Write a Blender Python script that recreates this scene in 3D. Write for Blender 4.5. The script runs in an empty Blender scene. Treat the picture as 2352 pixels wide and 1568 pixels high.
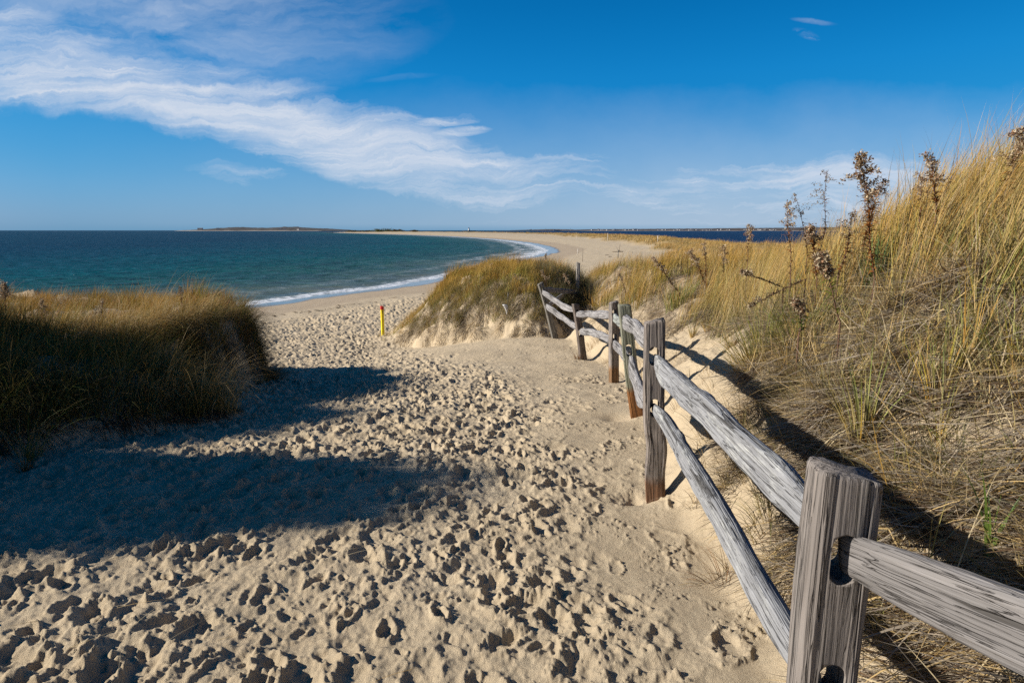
import bpy, bmesh, math, random
import numpy as np
from mathutils import Vector, Matrix
PI = math.pi
rng = np.random.default_rng(7)
random.seed(7)
SC = bpy.context.scene
COL = SC.collection
# ------------------------------------------------------------------ camera model (2352x1568 reading frame)
CZ = 4.6
PITCH = math.atan(255 / 1437.0)
F = 1437.0
cP, sP = math.cos(PITCH), math.sin(PITCH)

def at(u, v, y):
    a = (u - 1176) / F; b = -(v - 784) / F
    dy = cP + b * sP; dz = -sP + b * cP
    t = y / dy
    return Vector((a * t, y, CZ + dz * t))

# ------------------------------------------------------------------ numpy noise
def _hash(ix, iy, seed):
    n = (ix * 374761393 + iy * 668265263 + seed * 1442695041) & 0xffffffff
    n = ((n ^ (n >> 13)) * 1274126177) & 0xffffffff
    n = ((n ^ (n >> 16)) * 2246822519) & 0xffffffff
    return (n ^ (n >> 15)) & 0xffffffff

def rnd(ix, iy, seed):
    return _hash(ix, iy, seed) / 4294967295.0

def gnoise(x, y, seed=0):
    x = np.asarray(x, dtype=np.float64); y = np.asarray(y, dtype=np.float64)
    x0 = np.floor(x); y0 = np.floor(y)
    fx = x - x0; fy = y - y0
    ix = x0.astype(np.int64); iy = y0.astype(np.int64)
    ux = fx * fx * fx * (fx * (fx * 6 - 15) + 10)
    uy = fy * fy * fy * (fy * (fy * 6 - 15) + 10)
    def g(dx, dy):
        a = rnd(ix + dx, iy + dy, seed) * (2 * PI)
        return np.cos(a) * (fx - dx) + np.sin(a) * (fy - dy)
    a = g(0, 0); b = g(1, 0); c = g(0, 1); d = g(1, 1)
    return ((a + (b - a) * ux) * (1 - uy) + (c + (d - c) * ux) * uy) * 1.5

def fbm(x, y, octv=4, seed=0, gain=0.5):
    s = 0; a = 1.0; t = 0
    for i in range(octv):
        s = s + a * gnoise(x * 2 ** i, y * 2 ** i, seed + i * 17); t += a; a *= gain
    return s / t

def sstep(a, b, x):
    t = np.clip((x - a) / (b - a), 0, 1)
    return t * t * (3 - 2 * t)

def sdist(px, py, poly):
    """positive inside"""
    d2 = np.full(px.shape, 1e18); inside = np.zeros(px.shape, dtype=bool)
    n = len(poly)
    for i in range(n):
        x1, y1 = poly[i]; x2, y2 = poly[(i + 1) % n]
        ex, ey = x2 - x1, y2 - y1
        wx = px - x1; wy = py - y1
        t = np.clip((wx * ex + wy * ey) / (ex * ex + ey * ey), 0, 1)
        d2 = np.minimum(d2, (wx - ex * t) ** 2 + (wy - ey * t) ** 2)
        if ey != 0:
            c = ((y1 > py) != (y2 > py)) & (px < ex * (py - y1) / ey + x1)
            inside ^= c
    d = np.sqrt(d2)
    return np.where(inside, d, -d)

def chaikin(p, k=2):
    for _ in range(k):
        q = []
        for i in range(len(p)):
            a = p[i]; b = p[(i + 1) % len(p)]
            q.append((a[0] * .75 + b[0] * .25, a[1] * .75 + b[1] * .25))
            q.append((a[0] * .25 + b[0] * .75, a[1] * .25 + b[1] * .75))
        p = q
    return p

SHORE = chaikin([(-600, -600), (-60, -30), (-36, 6), (-16.8, 37.9), (-6.6, 60.6), (-1.6, 92), (7, 128), (9.2, 160), (4.6, 245), (-19.8, 376),
                 (-66, 538), (-140, 732), (-235, 960), (-330, 1190), (-372, 1262), (-330, 1330), (-200, 1250), (-60, 1000), (20, 760),
                 (60, 540), (82, 390), (78, 250), (64, 165), (62, 110), (75, 55), (140, -40), (600, -600)], 2)
LEFTD = chaikin([(-12, -3), (-6.2, 1.6), (-4.9, 2.5), (-4.1, 3.6), (-4.25, 4.7), (-3.5, 5.5), (-2.75, 6.0), (-2.75, 6.5), (-3.9, 7.1),
                 (-3.75, 7.6), (-3.6, 8.6), (-3.95, 10.0), (-5.5, 11.6), (-12, 13.5), (-40, 16), (-40, -3)], 1)
MIDD = chaikin([(-4.0, 20.3), (-3.3, 17.8), (-2.2, 16.0), (-.9, 14.9), (.5, 13.9), (1.2, 14.4), (2.4, 15.5), (3.6, 18), (2.6, 22.5),
                (-2.5, 23), (-4.2, 21.8)], 1)
_hp = ([-30, -5, 0, 2, 4, 6, 8, 11, 14, 18, 21, 26, 38], [1.4, 1.6, 1.65, 1.66, 1.8, 1.9, 2.1, 2.5, 2.95, 3.38, 3.6, 3.9, 4.6])
_zs = ([-400, -60, -20, -6, 0, 6, 18, 30, 60, 120], [-9, -4, -1.6, -.45, 0, .36, 1.0, 1.4, 1.75, 2.0])
_xf = ([-5, 1.35, 4, 6, 8.3, 11, 13.5, 15, 17, 20], [.75, .86, 1.02, 1.3, 1.52, 1.35, 1.1, 1.3, .9, .9])
_ht = ([-5, 3, 4.5, 5.5, 6.5, 8, 9.5, 12, 15, 18, 21, 27], [-.48, -.36, -.24, .0, .3, .64, .78, .84, .94, 1.08, 1.5, 3.6])
_wr = ([-5, 3, 6, 8, 12, 15], [2.7, 2.7, 2.5, 2.8, 2.3, 2.0])
_xg = ([24, 45, 60, 97, 150, 220, 400, 630, 800, 1000, 1200], [3, 9, 14.5, 23, 27.5, 31, 22, 8, -38, -140, -290])

def shore_s(x, y):
    s = sdist(x, y, SHORE)
    return s + .55 * gnoise(x / 7, y / 7, 3) + .25 * gnoise(x / 2.1, y / 2.1, 4)

def terrain_h(x, y, s=None, parts=False):
    """height BELOW the camera"""
    if s is None: s = shore_s(x, y)
    hp = np.interp(y, *_hp)
    kap = np.interp(y, [3, 8, 11, 13.5, 16, 20], [0, .1, .2, .55, .55, .1])
    hp = hp - kap * sstep(-3.8, .7, x)
    hb = CZ - np.interp(s, *_zs)
    w = 1 - sstep(19, 31, y)
    h = w * hp + (1 - w) * hb
    h = h - .05 * fbm(x / 1.7, y / 1.7, 3, 11) * (s > 8)
    # far dunes on the spit
    xg = np.interp(y, *_xg) + 3.5 * gnoise(y / 14, x / 40, 21) * np.clip(y / 120, .3, 2)
    fm = sstep(0, 7, x - xg) * sstep(24, 34, y) * sstep(3, 16, s)
    h = h - fm * (.62 + .85 * fbm(x / 13, y / 13, 4, 31) + .35 * np.abs(gnoise(x / 4, y / 4, 5)))
    # low tail by the yellow post
    h = h - .34 * np.exp(-((x + 3.1) / 1.1) ** 2 - ((y - 20.4) / 1.1) ** 2)
    # right bank
    wob = .16 * fbm(x / .9, y / .9, 3, 41)
    xf = np.interp(y, *_xf)
    t = np.clip((x - xf + wob) / np.interp(y, *_wr), 0, 1.0)
    S = 1 - (1 - t) ** 1.2
    S = S * sstep(0, .14, t)
    ht = np.interp(y, *_ht) - .22 * fbm(x / 1.6, y / 1.6, 3, 51) - .12 * np.clip(x - 5, 0, 4) * (y < 7)
    ht = ht + .10 * np.clip(x - 6, 0, 10) * sstep(6.5, 9, y)
    S = S * (1 - sstep(22, 28, y))
    h1 = h - np.clip(h - ht, 0, 9) * S
    # middle hummock
    d = sdist(x, y, MIDD) + .45 * fbm(x / .8, y / .8, 3, 61)
    tm = np.clip(d / 1.9, 0, 1)
    Sm = sstep(0, .15, tm) * (1 - (1 - tm) ** 1.25)
    hm = np.interp(x, [-3.6, -2.6, -1.8, -.8, .3, 1.8], [2.45, 1.95, 1.5, 1.22, 1.16, 1.25]) - .12 * fbm(x / .9, y / .9, 2, 66)
    h2 = np.minimum(h1, h - np.clip(h - hm, 0, 9) * Sm)
    # notch with the buried rails between hummock and bank
    h2 = h2 + .22 * np.exp(-((x - 1.45 - .05 * (y - 14)) / .38) ** 2) * sstep(13.6, 14.4, y) * (1 - sstep(15, 16, y))
    # left dune
    dl = sdist(x, y, LEFTD) + .13 * fbm(x / .7, y / .7, 3, 71)
    wl = np.interp(y, [3, 5, 6.6, 7.3, 10], [1.3, 1.3, .75, .2, .25])
    tl = np.clip(dl / wl, 0, 1)
    Sl = sstep(0, .12, tl) * (1 - (1 - tl) ** 1.4)
    hl = 1.33 + .16 * fbm(x / 1.1, y / 1.1, 3, 75) + .22 * gnoise(x / 3.5, y / .42, 77) * sstep(-3.4, -4.2, x) * sstep(6.8, 7.6, y) - .0 * x
    hl = hl + .34 * np.exp(-((x + 3.0) / .75) ** 2 - ((y - 6.1) / .6) ** 2)
    st_ = 1 + .22 * gnoise(x / 5, y / .3, 79)
    hl = hl - st_ * 1.7 * np.exp(-((x + 5.7) / 1.2) ** 2 - ((y - 3.82) / 1.02) ** 4) - st_ * 1.2 * np.exp(-((x + 6.2) / .7) ** 2 - ((y - 5.9) / .82) ** 4) - .3 * np.exp(-((x + 4.5) / .8) ** 2 - ((y - 8.3) / .8) ** 2)
    hl = hl + .5 * np.exp(-((y - 4.97) / .13) ** 2) * sstep(-8, -6, x) 
    h3 = np.minimum(h2, h - (h - hl) * Sl) if False else np.where(dl > 0, h - (h - hl) * Sl, h2)
    # cup of sand round fence posts 1-3
    for (cx, cy) in ((.93, 4.0), (1.17, 6.1)):
        r2 = ((x - cx + .1) / .16) ** 2 + ((y - cy) / .13) ** 2
        h3 = h3 + .07 * np.exp(-r2) - .05 * np.exp(-((x - cx - .27) / .22) ** 2 - ((y - cy + .12) / .2) ** 2)
    if parts: return h3, t, tm * (d > 0), tl * (dl > 0), fm, s
    return h3

def TZ(x, y):
    x = np.atleast_1d(np.asarray(x, float)); y = np.atleast_1d(np.asarray(y, float))
    return CZ - terrain_h(x, y)

def tz(x, y): return float(TZ(x, y)[0])

def hit(u, v, y0=1.5, y1=60):
    ys = np.arange(y0, y1, .05); a = (u - 1176) / F; b = -(v - 784) / F
    dy = cP + b * sP; t = ys / dy
    z = CZ + (-sP + b * cP) * t
    k = np.argmax(TZ(a * t, ys) > z)
    return at(u, v, ys[k])

def dents(x, y, c, seed, lx, ly, prob=.9, warp=.25):
    """footprints: returns (relief in units of depth, rim strength)"""
    out = np.zeros(x.shape); rim = np.zeros(x.shape)
    gx = x / c; gy = y / c
    ix = np.floor(gx).astype(np.int64); iy = np.floor(gy).astype(np.int64)
    wv = fbm(x / (c * .45), y / (c * .45), 2, seed + 91)
    for dx in (-1, 0, 1):
        for dy in (-1, 0, 1):
            jx = ix + dx; jy = iy + dy
            cx = (jx + .1 + .8 * rnd(jx, jy, seed)) * c; cy = (jy + .1 + .8 * rnd(jx, jy, seed + 1)) * c
            an = (rnd(jx, jy, seed + 2) - .5) * 2.2 + 1.57
            k = .5 + 1.0 * rnd(jx, jy, seed + 3) ** 1.3
            on = (rnd(jx, jy, seed + 4) < prob) * (.45 + .75 * rnd(jx, jy, seed + 5))
            px = x - cx; py = y - cy
            ca = np.cos(an); sa = np.sin(an)
            a = (px * ca + py * sa) / (lx * k); b = (-px * sa + py * ca) / (ly * k)
            r = np.sqrt(a * a + b * b) + warp * wv
            out -= on * (1 - sstep(.35, 1.0, r)) * (.75 + .35 * a)
            rr = on * np.exp(-((r - 1.18) / .26) ** 2)
            out += .42 * rr; rim += rr
    return out, rim

# ------------------------------------------------------------------ object helpers
def tag(o, label=None, cat=None, group=None, kind=None):
    if label: o['label'] = label
    if cat: o['category'] = cat
    if group: o['group'] = group
    if kind: o['kind'] = kind
    return o

def empty(name, loc, label=None, cat=None, group=None, rz=0):
    o = bpy.data.objects.new(name, None); COL.objects.link(o)
    o.location = loc; o.rotation_euler = (0, 0, rz); o.empty_display_size = .1
    return tag(o, label, cat, group)

def np_mesh(name, V, Fq=None, Ft=None, mat=None, parent=None, smooth=True, col=None, attrs=None):
    me = bpy.data.meshes.new(name)
    V = np.asarray(V, dtype=np.float32)
    nq = 0 if Fq is None else len(Fq); nt = 0 if Ft is None else len(Ft)
    me.vertices.add(len(V)); me.vertices.foreach_set('co', V.ravel())
    idx = []
    if nq: idx.append(np.asarray(Fq, dtype=np.int32).ravel())
    if nt: idx.append(np.asarray(Ft, dtype=np.int32).ravel())
    idx = np.concatenate(idx)
    me.loops.add(len(idx)); me.loops.foreach_set('vertex_index', idx)
    st = np.concatenate([np.arange(nq) * 4, nq * 4 + np.arange(nt) * 3]).astype(np.int32)
    me.polygons.add(nq + nt); me.polygons.foreach_set('loop_start', st)
    me.update(calc_edges=True)
    if smooth: me.polygons.foreach_set('use_smooth', np.ones(nq + nt, dtype=bool))
    if col is not None:
        a = me.color_attributes.new('Col', 'FLOAT_COLOR', 'POINT')
        c = np.ones((len(V), 4), dtype=np.float32); c[:, :3] = col
        a.data.foreach_set('color', c.ravel())
    for k, v in (attrs or {}).items():
        a = me.attributes.new(k, 'FLOAT', 'POINT'); a.data.foreach_set('value', np.asarray(v, dtype=np.float32))
    if mat: me.materials.append(mat)
    o = bpy.data.objects.new(name, me); COL.objects.link(o)
    if parent: o.parent = parent
    return o

def bm_obj(name, bm, mat, parent=None, smooth=False):
    me = bpy.data.meshes.new(name); bm.to_mesh(me); bm.free()
    if smooth:
        for p in me.polygons: p.use_smooth = True
    me.materials.append(mat)
    o = bpy.data.objects.new(name, me); COL.objects.link(o)
    if parent: o.parent = parent
    return o

def bm_box(bm, c, s, rot=None):
    m = Matrix.Translation(c) @ (rot.to_4x4() if rot else Matrix()) @ Matrix.Diagonal((s[0], s[1], s[2], 1))
    return bmesh.ops.create_cube(bm, size=1, matrix=m)['verts']

# ------------------------------------------------------------------ materials
def new_mat(name):
    m = bpy.data.materials.new(name); m.use_nodes = True
    nt = m.node_tree; nt.nodes.clear()
    return m, nt
class N:
    def __init__(s, nt): s.nt = nt
    def n(s, t, **k):
        nd = s.nt.nodes.new(t)
        for a, b in k.items(): setattr(nd, a, b)
        return nd
    def l(s, a, b): s.nt.links.new(a, b)
    def val(s, sock, v):
        if isinstance(v, bpy.types.NodeSocket): s.l(v, sock)
        elif v is not None: sock.default_value = v
    def math(s, op, a, b=None, c=None, clamp=False):
        nd = s.n('ShaderNodeMath', operation=op); nd.use_clamp = clamp
        s.val(nd.inputs[0], a); s.val(nd.inputs[1], b)
        if c is not None: s.val(nd.inputs[2], c)
        return nd.outputs[0]
    def vmath(s, op, a, b=None):
        nd = s.n('ShaderNodeVectorMath', operation=op)
        s.val(nd.inputs[0], a); s.val(nd.inputs[1], b)
        return nd.outputs[0]
    def noise(s, vec, scale=5, detail=4, rough=.5, dist=0, out=0):
        nd = s.n('ShaderNodeTexNoise'); s.val(nd.inputs['Vector'], vec)
        nd.inputs['Scale'].default_value = scale; nd.inputs['Detail'].default_value = detail
        nd.inputs['Roughness'].default_value = rough; nd.inputs['Distortion'].default_value = dist
        return nd.outputs[out]
    def ramp(s, fac, els, interp='LINEAR'):
        nd = s.n('ShaderNodeValToRGB'); cr = nd.color_ramp; cr.interpolation = interp
        cr.elements[0].position = els[0][0]; cr.elements[1].position = els[-1][0]
        for p, c in els[1:-1]: cr.elements.new(p)
        for e, (p, c) in zip(cr.elements, els):
            e.position = p; e.color = (c[0], c[1], c[2], 1) if hasattr(c, '__len__') else (c, c, c, 1)
        s.val(nd.inputs[0], fac); return nd.outputs[0]
    def mix(s, f, a, b, blend='MIX'):
        nd = s.n('ShaderNodeMix', data_type='RGBA', blend_type=blend)
        s.val(nd.inputs[0], f)
        for sk, v in ((nd.inputs[6], a), (nd.inputs[7], b)):
            if isinstance(v, tuple): v = (v[0], v[1], v[2], 1)
            s.val(sk, v)
        return nd.outputs[2]
    def mapr(s, v, a, b, c=0, d=1, clamp=True, smooth=False):
        nd = s.n('ShaderNodeMapRange'); nd.clamp = clamp
        if smooth: nd.interpolation_type = 'SMOOTHSTEP'
        s.val(nd.inputs[0], v)
        for i, q in enumerate((a, b, c, d)): s.val(nd.inputs[i + 1], q)
        return nd.outputs[0]
    def mapping(s, vec, scale=(1, 1, 1), rot=(0, 0, 0), loc=(0, 0, 0)):
        nd = s.n('ShaderNodeMapping'); s.l(vec, nd.inputs[0])
        nd.inputs['Scale'].default_value = scale; nd.inputs['Rotation'].default_value = rot; nd.inputs['Location'].default_value = loc
        return nd.outputs[0]
    def bump(s, h, strength=.5, dist=.01, nrm=None):
        nd = s.n('ShaderNodeBump'); nd.inputs['Strength'].default_value = strength; nd.inputs['Distance'].default_value = dist
        s.l(h, nd.inputs['Height'])
        if nrm is not None: s.l(nrm, nd.inputs['Normal'])
        return nd.outputs[0]
    def out(s, sh):
        o = s.n('ShaderNodeOutputMaterial'); s.l(sh, o.inputs[0])
    def bsdf(s, col, rough=.8, nrm=None, spec=.3, **k):
        b = s.n('ShaderNodeBsdfPrincipled')
        if isinstance(col, tuple): col = (col[0], col[1], col[2], 1)
        s.val(b.inputs['Base Color'], col); s.val(b.inputs['Roughness'], rough)
        s.val(b.inputs['Specular IOR Level'], spec)
        if nrm is not None: s.l(nrm, b.inputs['Normal'])
        for a, v in k.items(): s.val(b.inputs[a], v)
        return b.outputs[0]

def attr(n, name, out='Fac'):
    a = n.n('ShaderNodeAttribute'); a.attribute_name = name
    return a.outputs[out]

def mat_sand():
    m, nt = new_mat('sand'); n = N(nt)
    co = n.n('ShaderNodeTexCoord').outputs['Object']
    wet = attr(n, 'wet'); damp = attr(n, 'damp'); org_shade = attr(n, 'litter_shade')
    g1 = n.noise(co, 210, 4, .75); g2 = n.noise(co, 1.1, 5, .6); g3 = n.noise(co, 24, 5, .65)
    dry = n.ramp(g2, [(.3, (.475, .39, .265)), (.55, (.525, .435, .30)), (.75, (.575, .485, .345))])
    dry = n.mix(n.mapr(g3, .35, .75, 0, .35), dry, (.44, .33, .215))
    dry = n.mix(n.mapr(g1, .30, .70, .28, 0), dry, (.27, .20, .13))
    dpc = n.mix(n.mapr(g2, .3, .7), (.36, .285, .195), (.42, .335, .235))
    c = n.mix(damp, dry, dpc)
    c = n.mix(wet, c, (.14, .115, .08))
    oc = n.mix(n.mapr(g3, .35, .65), (.085, .062, .04), (.22, .165, .11))  # plant litter brown, darkened to paint in the shade among the straw
    c = n.mix(n.math('MULTIPLY', org_shade, n.mapr(n.noise(co, 6, 5, .7), .35, .6)), c, oc)
    c = n.mix(n.math('MULTIPLY', attr(n, 'veg'), n.mapr(n.noise(co, .8, 4, .7), .3, .5, .35, .95)), c, n.mix(n.mapr(n.noise(co, .15, 3, .6), .4, .6), (.30, .20, .07), (.38, .26, .10)))
    rough = n.mapr(wet, 0, 1, .95, .12)
    h = n.math('ADD', n.math('MULTIPLY', g1, .75), n.math('MULTIPLY', g3, 1.0))
    rip = n.n('ShaderNodeTexWave'); rip.inputs['Scale'].default_value = 3.2; rip.inputs['Distortion'].default_value = 3.5
    rip.inputs['Detail'].default_value = 3; rip.inputs['Detail Scale'].default_value = 1.2
    n.l(n.mapping(co, (1, .4, 1), (0, 0, .9)), rip.inputs[0])
    h = n.math('ADD', h, n.math('MULTIPLY', n.math('MULTIPLY', rip.outputs[1], attr(n, 'ripple')), .16))
    st = n.mapr(wet, 0, 1, 1, .02)
    b = n.n('ShaderNodeBump'); b.inputs['Distance'].default_value = .012; n.l(h, b.inputs['Height']); n.l(n.math('MULTIPLY', st, .9), b.inputs['Strength'])
    n.out(n.bsdf(c, rough, b.outputs[0], n.mapr(wet, 0, 1, .12, .8)))
    return m

def mat_grass(name='grass', trans=.25, rough=.65):
    m, nt = new_mat(name); n = N(nt)
    c = attr(n, 'Col', 'Color')
    b = n.bsdf(c, rough, None, .18)
    t = n.n('ShaderNodeBsdfTranslucent'); n.l(c, t.inputs[0])
    x = n.n('ShaderNodeMixShader'); x.inputs[0].default_value = trans
    n.l(b, x.inputs[1]); n.l(t.outputs[0], x.inputs[2]); n.out(x.outputs[0])
    return m

def mat_wood(name, base=(.25, .235, .215), light=(.5, .5, .47), dark=(.12, .11, .10), lichen=.35, rust=0, rustc=(.2, .075, .025), tint=0, seed=0):
    m, nt = new_mat(name); n = N(nt)
    co = n.n('ShaderNodeTexCoord').outputs['Object']
    co2 = n.mapping(co, (1, 1, 1), (0, 0, 0), (seed * 3.1, seed * 1.7, seed * .9))
    v = n.mapping(co2, (60, 60, 1.6)); v2 = n.mapping(co2, (14, 14, .9)); v3 = n.mapping(co2, (150, 150, 6))
    g = n.noise(v, 1, 6, .6, .6); gl = n.noise(v2, 1, 4, .6, 1.2); gf = n.noise(v3, 1, 3, .6)
    c = n.ramp(g, [(.28, dark), (.42, base), (.6, tuple(b * 1.25 for b in base)), (.8, tuple(b * 1.5 for b in base))])
    c = n.mix(n.mapr(gl, .35, .7, 0, .55), c, tuple(b * .62 for b in base))
    # ring figure
    w = n.n('ShaderNodeTexWave'); w.bands_direction = 'X'; w.inputs['Scale'].default_value = 22; w.inputs['Distortion'].default_value = 9
    w.inputs['Detail'].default_value = 2; w.inputs['Detail Scale'].default_value = .35
    n.l(n.mapping(co2, (1, 1, .16)), w.inputs[0])
    c = n.mix(n.math('MULTIPLY', w.outputs[1], .22), c, tuple(b * .55 for b in base))
    crack = n.mapr(n.noise(n.mapping(co2, (34, 34, .8)), 1, 2, .5, .4), .64, .67)
    c = n.mix(n.math('MULTIPLY', crack, .7), c, (.03, .027, .024))
    lz = n.noise(n.mapping(co2, (9, 9, 2.2)), 1, 6, .75)
    lm = n.math('MULTIPLY', n.mapr(lz, .5, .62), n.mapr(gf, .35, .6))
    c = n.mix(n.math('MULTIPLY', lm, lichen), c, light)
    if tint:
        c = n.mix(n.math('MULTIPLY', n.mapr(gl, .3, .6), tint), c, (.20, .215, .13))
    if rust:
        z = n.n('ShaderNodeSeparateXYZ'); n.l(co, z.inputs[0])
        zz = n.math('ADD', z.outputs[2], n.math('MULTIPLY', n.math('SUBTRACT', g, .5), .12))
        rm = n.mapr(zz, rust + .02, rust - .05)
        rc = n.mix(n.mapr(g, .35, .6), tuple(q * .35 for q in rustc), rustc)
        c = n.mix(n.math('MULTIPLY', rm, .9), c, rc)
    ln_ = n.noise(n.mapping(co2, (30, 30, .7)), 1, 3, .55, .5)
    fine = n.mapr(n.math('ABSOLUTE', n.math('SUBTRACT', ln_, .5)), .002, .011, 1, 0)
    ln2 = n.noise(n.mapping(co2, (75, 75, 1.6), (0, 0, .5)), 1, 2, .5, .3)
    fine = n.math('MAXIMUM', fine, n.math('MULTIPLY', n.mapr(n.math('ABSOLUTE', n.math('SUBTRACT', ln2, .47)), .004, .014, 1, 0), .55))
    c = n.mix(n.math('MULTIPLY', fine, .58), c, (.022, .018, .016))
    h = n.math('SUBTRACT', n.math('SUBTRACT', n.math('ADD', g, n.math('MULTIPLY', gf, .5)), n.math('MULTIPLY', crack, 1.6)), n.math('MULTIPLY', fine, 1.5))
    n.out(n.bsdf(c, .82, n.bump(h, 1.0, .005), .12))
    return m

def plain(name, col, rough=.7, nv=.15, scale=8, spec=.3, metal=0):
    m, nt = new_mat(name); n = N(nt)
    co = n.n('ShaderNodeTexCoord').outputs['Object']
    g = n.noise(co, scale, 4, .6)
    c = n.mix(n.mapr(g, .3, .7), tuple(q * (1 - nv) for q in col), tuple(min(1, q * (1 + nv)) for q in col))
    n.out(n.bsdf(c, rough, n.bump(g, .2, .01), spec, Metallic=metal))
    return m

def mat_water():
    m, nt = new_mat('sea_water'); n = N(nt)
    co = n.n('ShaderNodeNewGeometry').outputs['Position']
    s = attr(n, 'shore')         # metres offshore (positive seaward)
    big = n.noise(n.mapping(co, (.012, .03, 1)), 1, 4, .55)
    w0 = n.noise(n.mapping(co, (.22, .75, 1)), 1, 6, .65)
    sb = n.math('ADD', s, n.math('MULTIPLY', n.math('SUBTRACT', n.noise(n.mapping(co, (.05, .09, 1)), 1, 4, .6), .5), 26))
    c = n.ramp(n.mapr(sb, 0, 130), [(0, (.12, .135, .09)), (.05, (.06, .115, .088)), (.13, (.014, .088, .082)), (.32, (.002, .082, .105)), (.62, (.001, .058, .095)), (1, (.001, .040, .080))])
    c = n.mix(n.mapr(big, .35, .65, 0, .35), c, (.001, .018, .045))
    c = n.mix(n.mapr(w0, .45, .65, 0, .5), c, (.001, .012, .028))  # dark streaks in the colour imitate the shading of wave facets
    bay = attr(n, 'bay')
    c = n.mix(bay, c, (.001, .02, .065))
    # foam
    fn = n.noise(n.mapping(co, (1.3, 2.2, 1)), 1, 8, .72, 1.0)
    fl = n.noise(n.mapping(co, (.16, .16, 1)), 1, 3, .5)
    amp = attr(n, 'surf')
    edge = n.mapr(s, .0, n.math('ADD', 5.0, n.math('MULTIPLY', amp, 9.0)), 1, 0)
    rim = n.math('MULTIPLY', n.mapr(s, .1, .55), n.mapr(s, .8, 1.9, 1, 0))
    thr = n.math('SUBTRACT', .83, n.math('MULTIPLY', edge, n.math('ADD', .22, n.math('MULTIPLY', fl, .34))))
    f1 = n.mapr(fn, n.math('SUBTRACT', thr, .05), n.math('ADD', thr, .07))
    f1 = n.math('MULTIPLY', f1, n.mapr(s, 8, 18, 1, 0))
    f2 = n.math('MULTIPLY', rim, n.mapr(fn, .36, .54))
    # broken crest lines parallel to the shore
    ph = n.math('ADD', s, n.math('MULTIPLY', fl, 9))
    cl = n.math('POWER', n.math('ABSOLUTE', n.math('SINE', n.math('MULTIPLY', ph, .42))), 14)
    f3 = n.math('MULTIPLY', n.math('MULTIPLY', cl, n.mapr(fn, .44, .6)), n.math('MULTIPLY', n.mapr(s, 15, 5, 0, 1), n.math('ADD', .25, n.math('MULTIPLY', amp, .8))))
    # rare white caps out at sea
    wc = n.noise(n.mapping(co, (.16, .5, 1)), 1, 5, .7)
    f4 = n.math('MULTIPLY', n.mapr(wc, .715, .745), n.mapr(s, 20, 50, 0, .65))
    f = n.math('MAXIMUM', n.math('MAXIMUM', f1, f2), n.math('MAXIMUM', f3, f4), clamp=True)
    c = n.mix(f, c, (.80, .83, .86))
    w1 = n.noise(n.mapping(co, (.55, 1.25, 1), (0, 0, .1)), 1, 7, .62, .3)
    w2 = n.noise(n.mapping(co, (.11, .28, 1), (0, 0, -.15)), 1, 4, .55)
    h = n.math('ADD', n.math('MULTIPLY', w1, .8), n.math('MULTIPLY', w2, 2.2))
    cal = n.mapr(s, -1, 5, .12, 1)
    b = n.n('ShaderNodeBump'); b.inputs['Distance'].default_value = .55
    n.l(h, b.inputs['Height']); n.l(n.math('MULTIPLY', cal, .9), b.inputs['Strength'])
    df = n.n('ShaderNodeBsdfDiffuse'); n.l(c, df.inputs[0]); n.l(b.outputs[0], df.inputs['Normal'])
    gl = n.n('ShaderNodeBsdfGlossy'); gl.inputs['Roughness'].default_value = .22; n.l(b.outputs[0], gl.inputs['Normal'])
    fr = n.n('ShaderNodeFresnel'); fr.inputs[0].default_value = 1.33; n.l(b.outputs[0], fr.inputs['Normal'])
    x = n.n('ShaderNodeMixShader'); n.l(n.math('MULTIPLY', n.math('MULTIPLY', n.math('MULTIPLY', fr.outputs[0], n.mapr(w1, .38, .62, .35, 1.7)), n.mapr(s, 0, 30, .6, .25)), n.mapr(f, 0, 1, 1, .1)), x.inputs[0])
    n.l(df.outputs[0], x.inputs[1]); n.l(gl.outputs[0], x.inputs[2]); n.out(x.outputs[0])
    return m

M = dict(
    sand=mat_sand(), grass=mat_grass(), water=mat_water(),
    yellow=plain('yellow_paint', (.78, .62, .015), .45, .05, 30), red=plain('red_paint', (.50, .025, .015), .5, .1, 30),
    black=plain('black_paint', (.02, .02, .02), .5), white=plain('white_plastic', (.78, .79, .8), .4, .05), steel=plain('dark_steel', (.06, .06, .06), .4, .2, 30, .5),
    drift=plain('driftwood', (.16, .13, .10), .85, .35, 14), paledrift=plain('pale_driftwood', (.5, .46, .4), .8, .2, 14),
    wall=plain('house_wall', (.42, .42, .42), .8, .1, .2), roof=plain('house_roof', (.17, .15, .15), .8, .2, .2),
    wood=plain('far_woodland', (.075, .062, .055), .95, .45, .02), cliff=plain('far_shore_sand', (.42, .36, .29), .9, .2, .05),
    isl=plain('island_woodland', (.065, .06, .055), .95, .45, .03), weed=plain('seaweed', (.045, .032, .024), .9, .3, 20),
    tower=plain('lighthouse_white', (.75, .75, .74), .6, .05, .3), rock=plain('breakwater_rock', (.07, .065, .06), .9, .3, .5),
)

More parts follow.
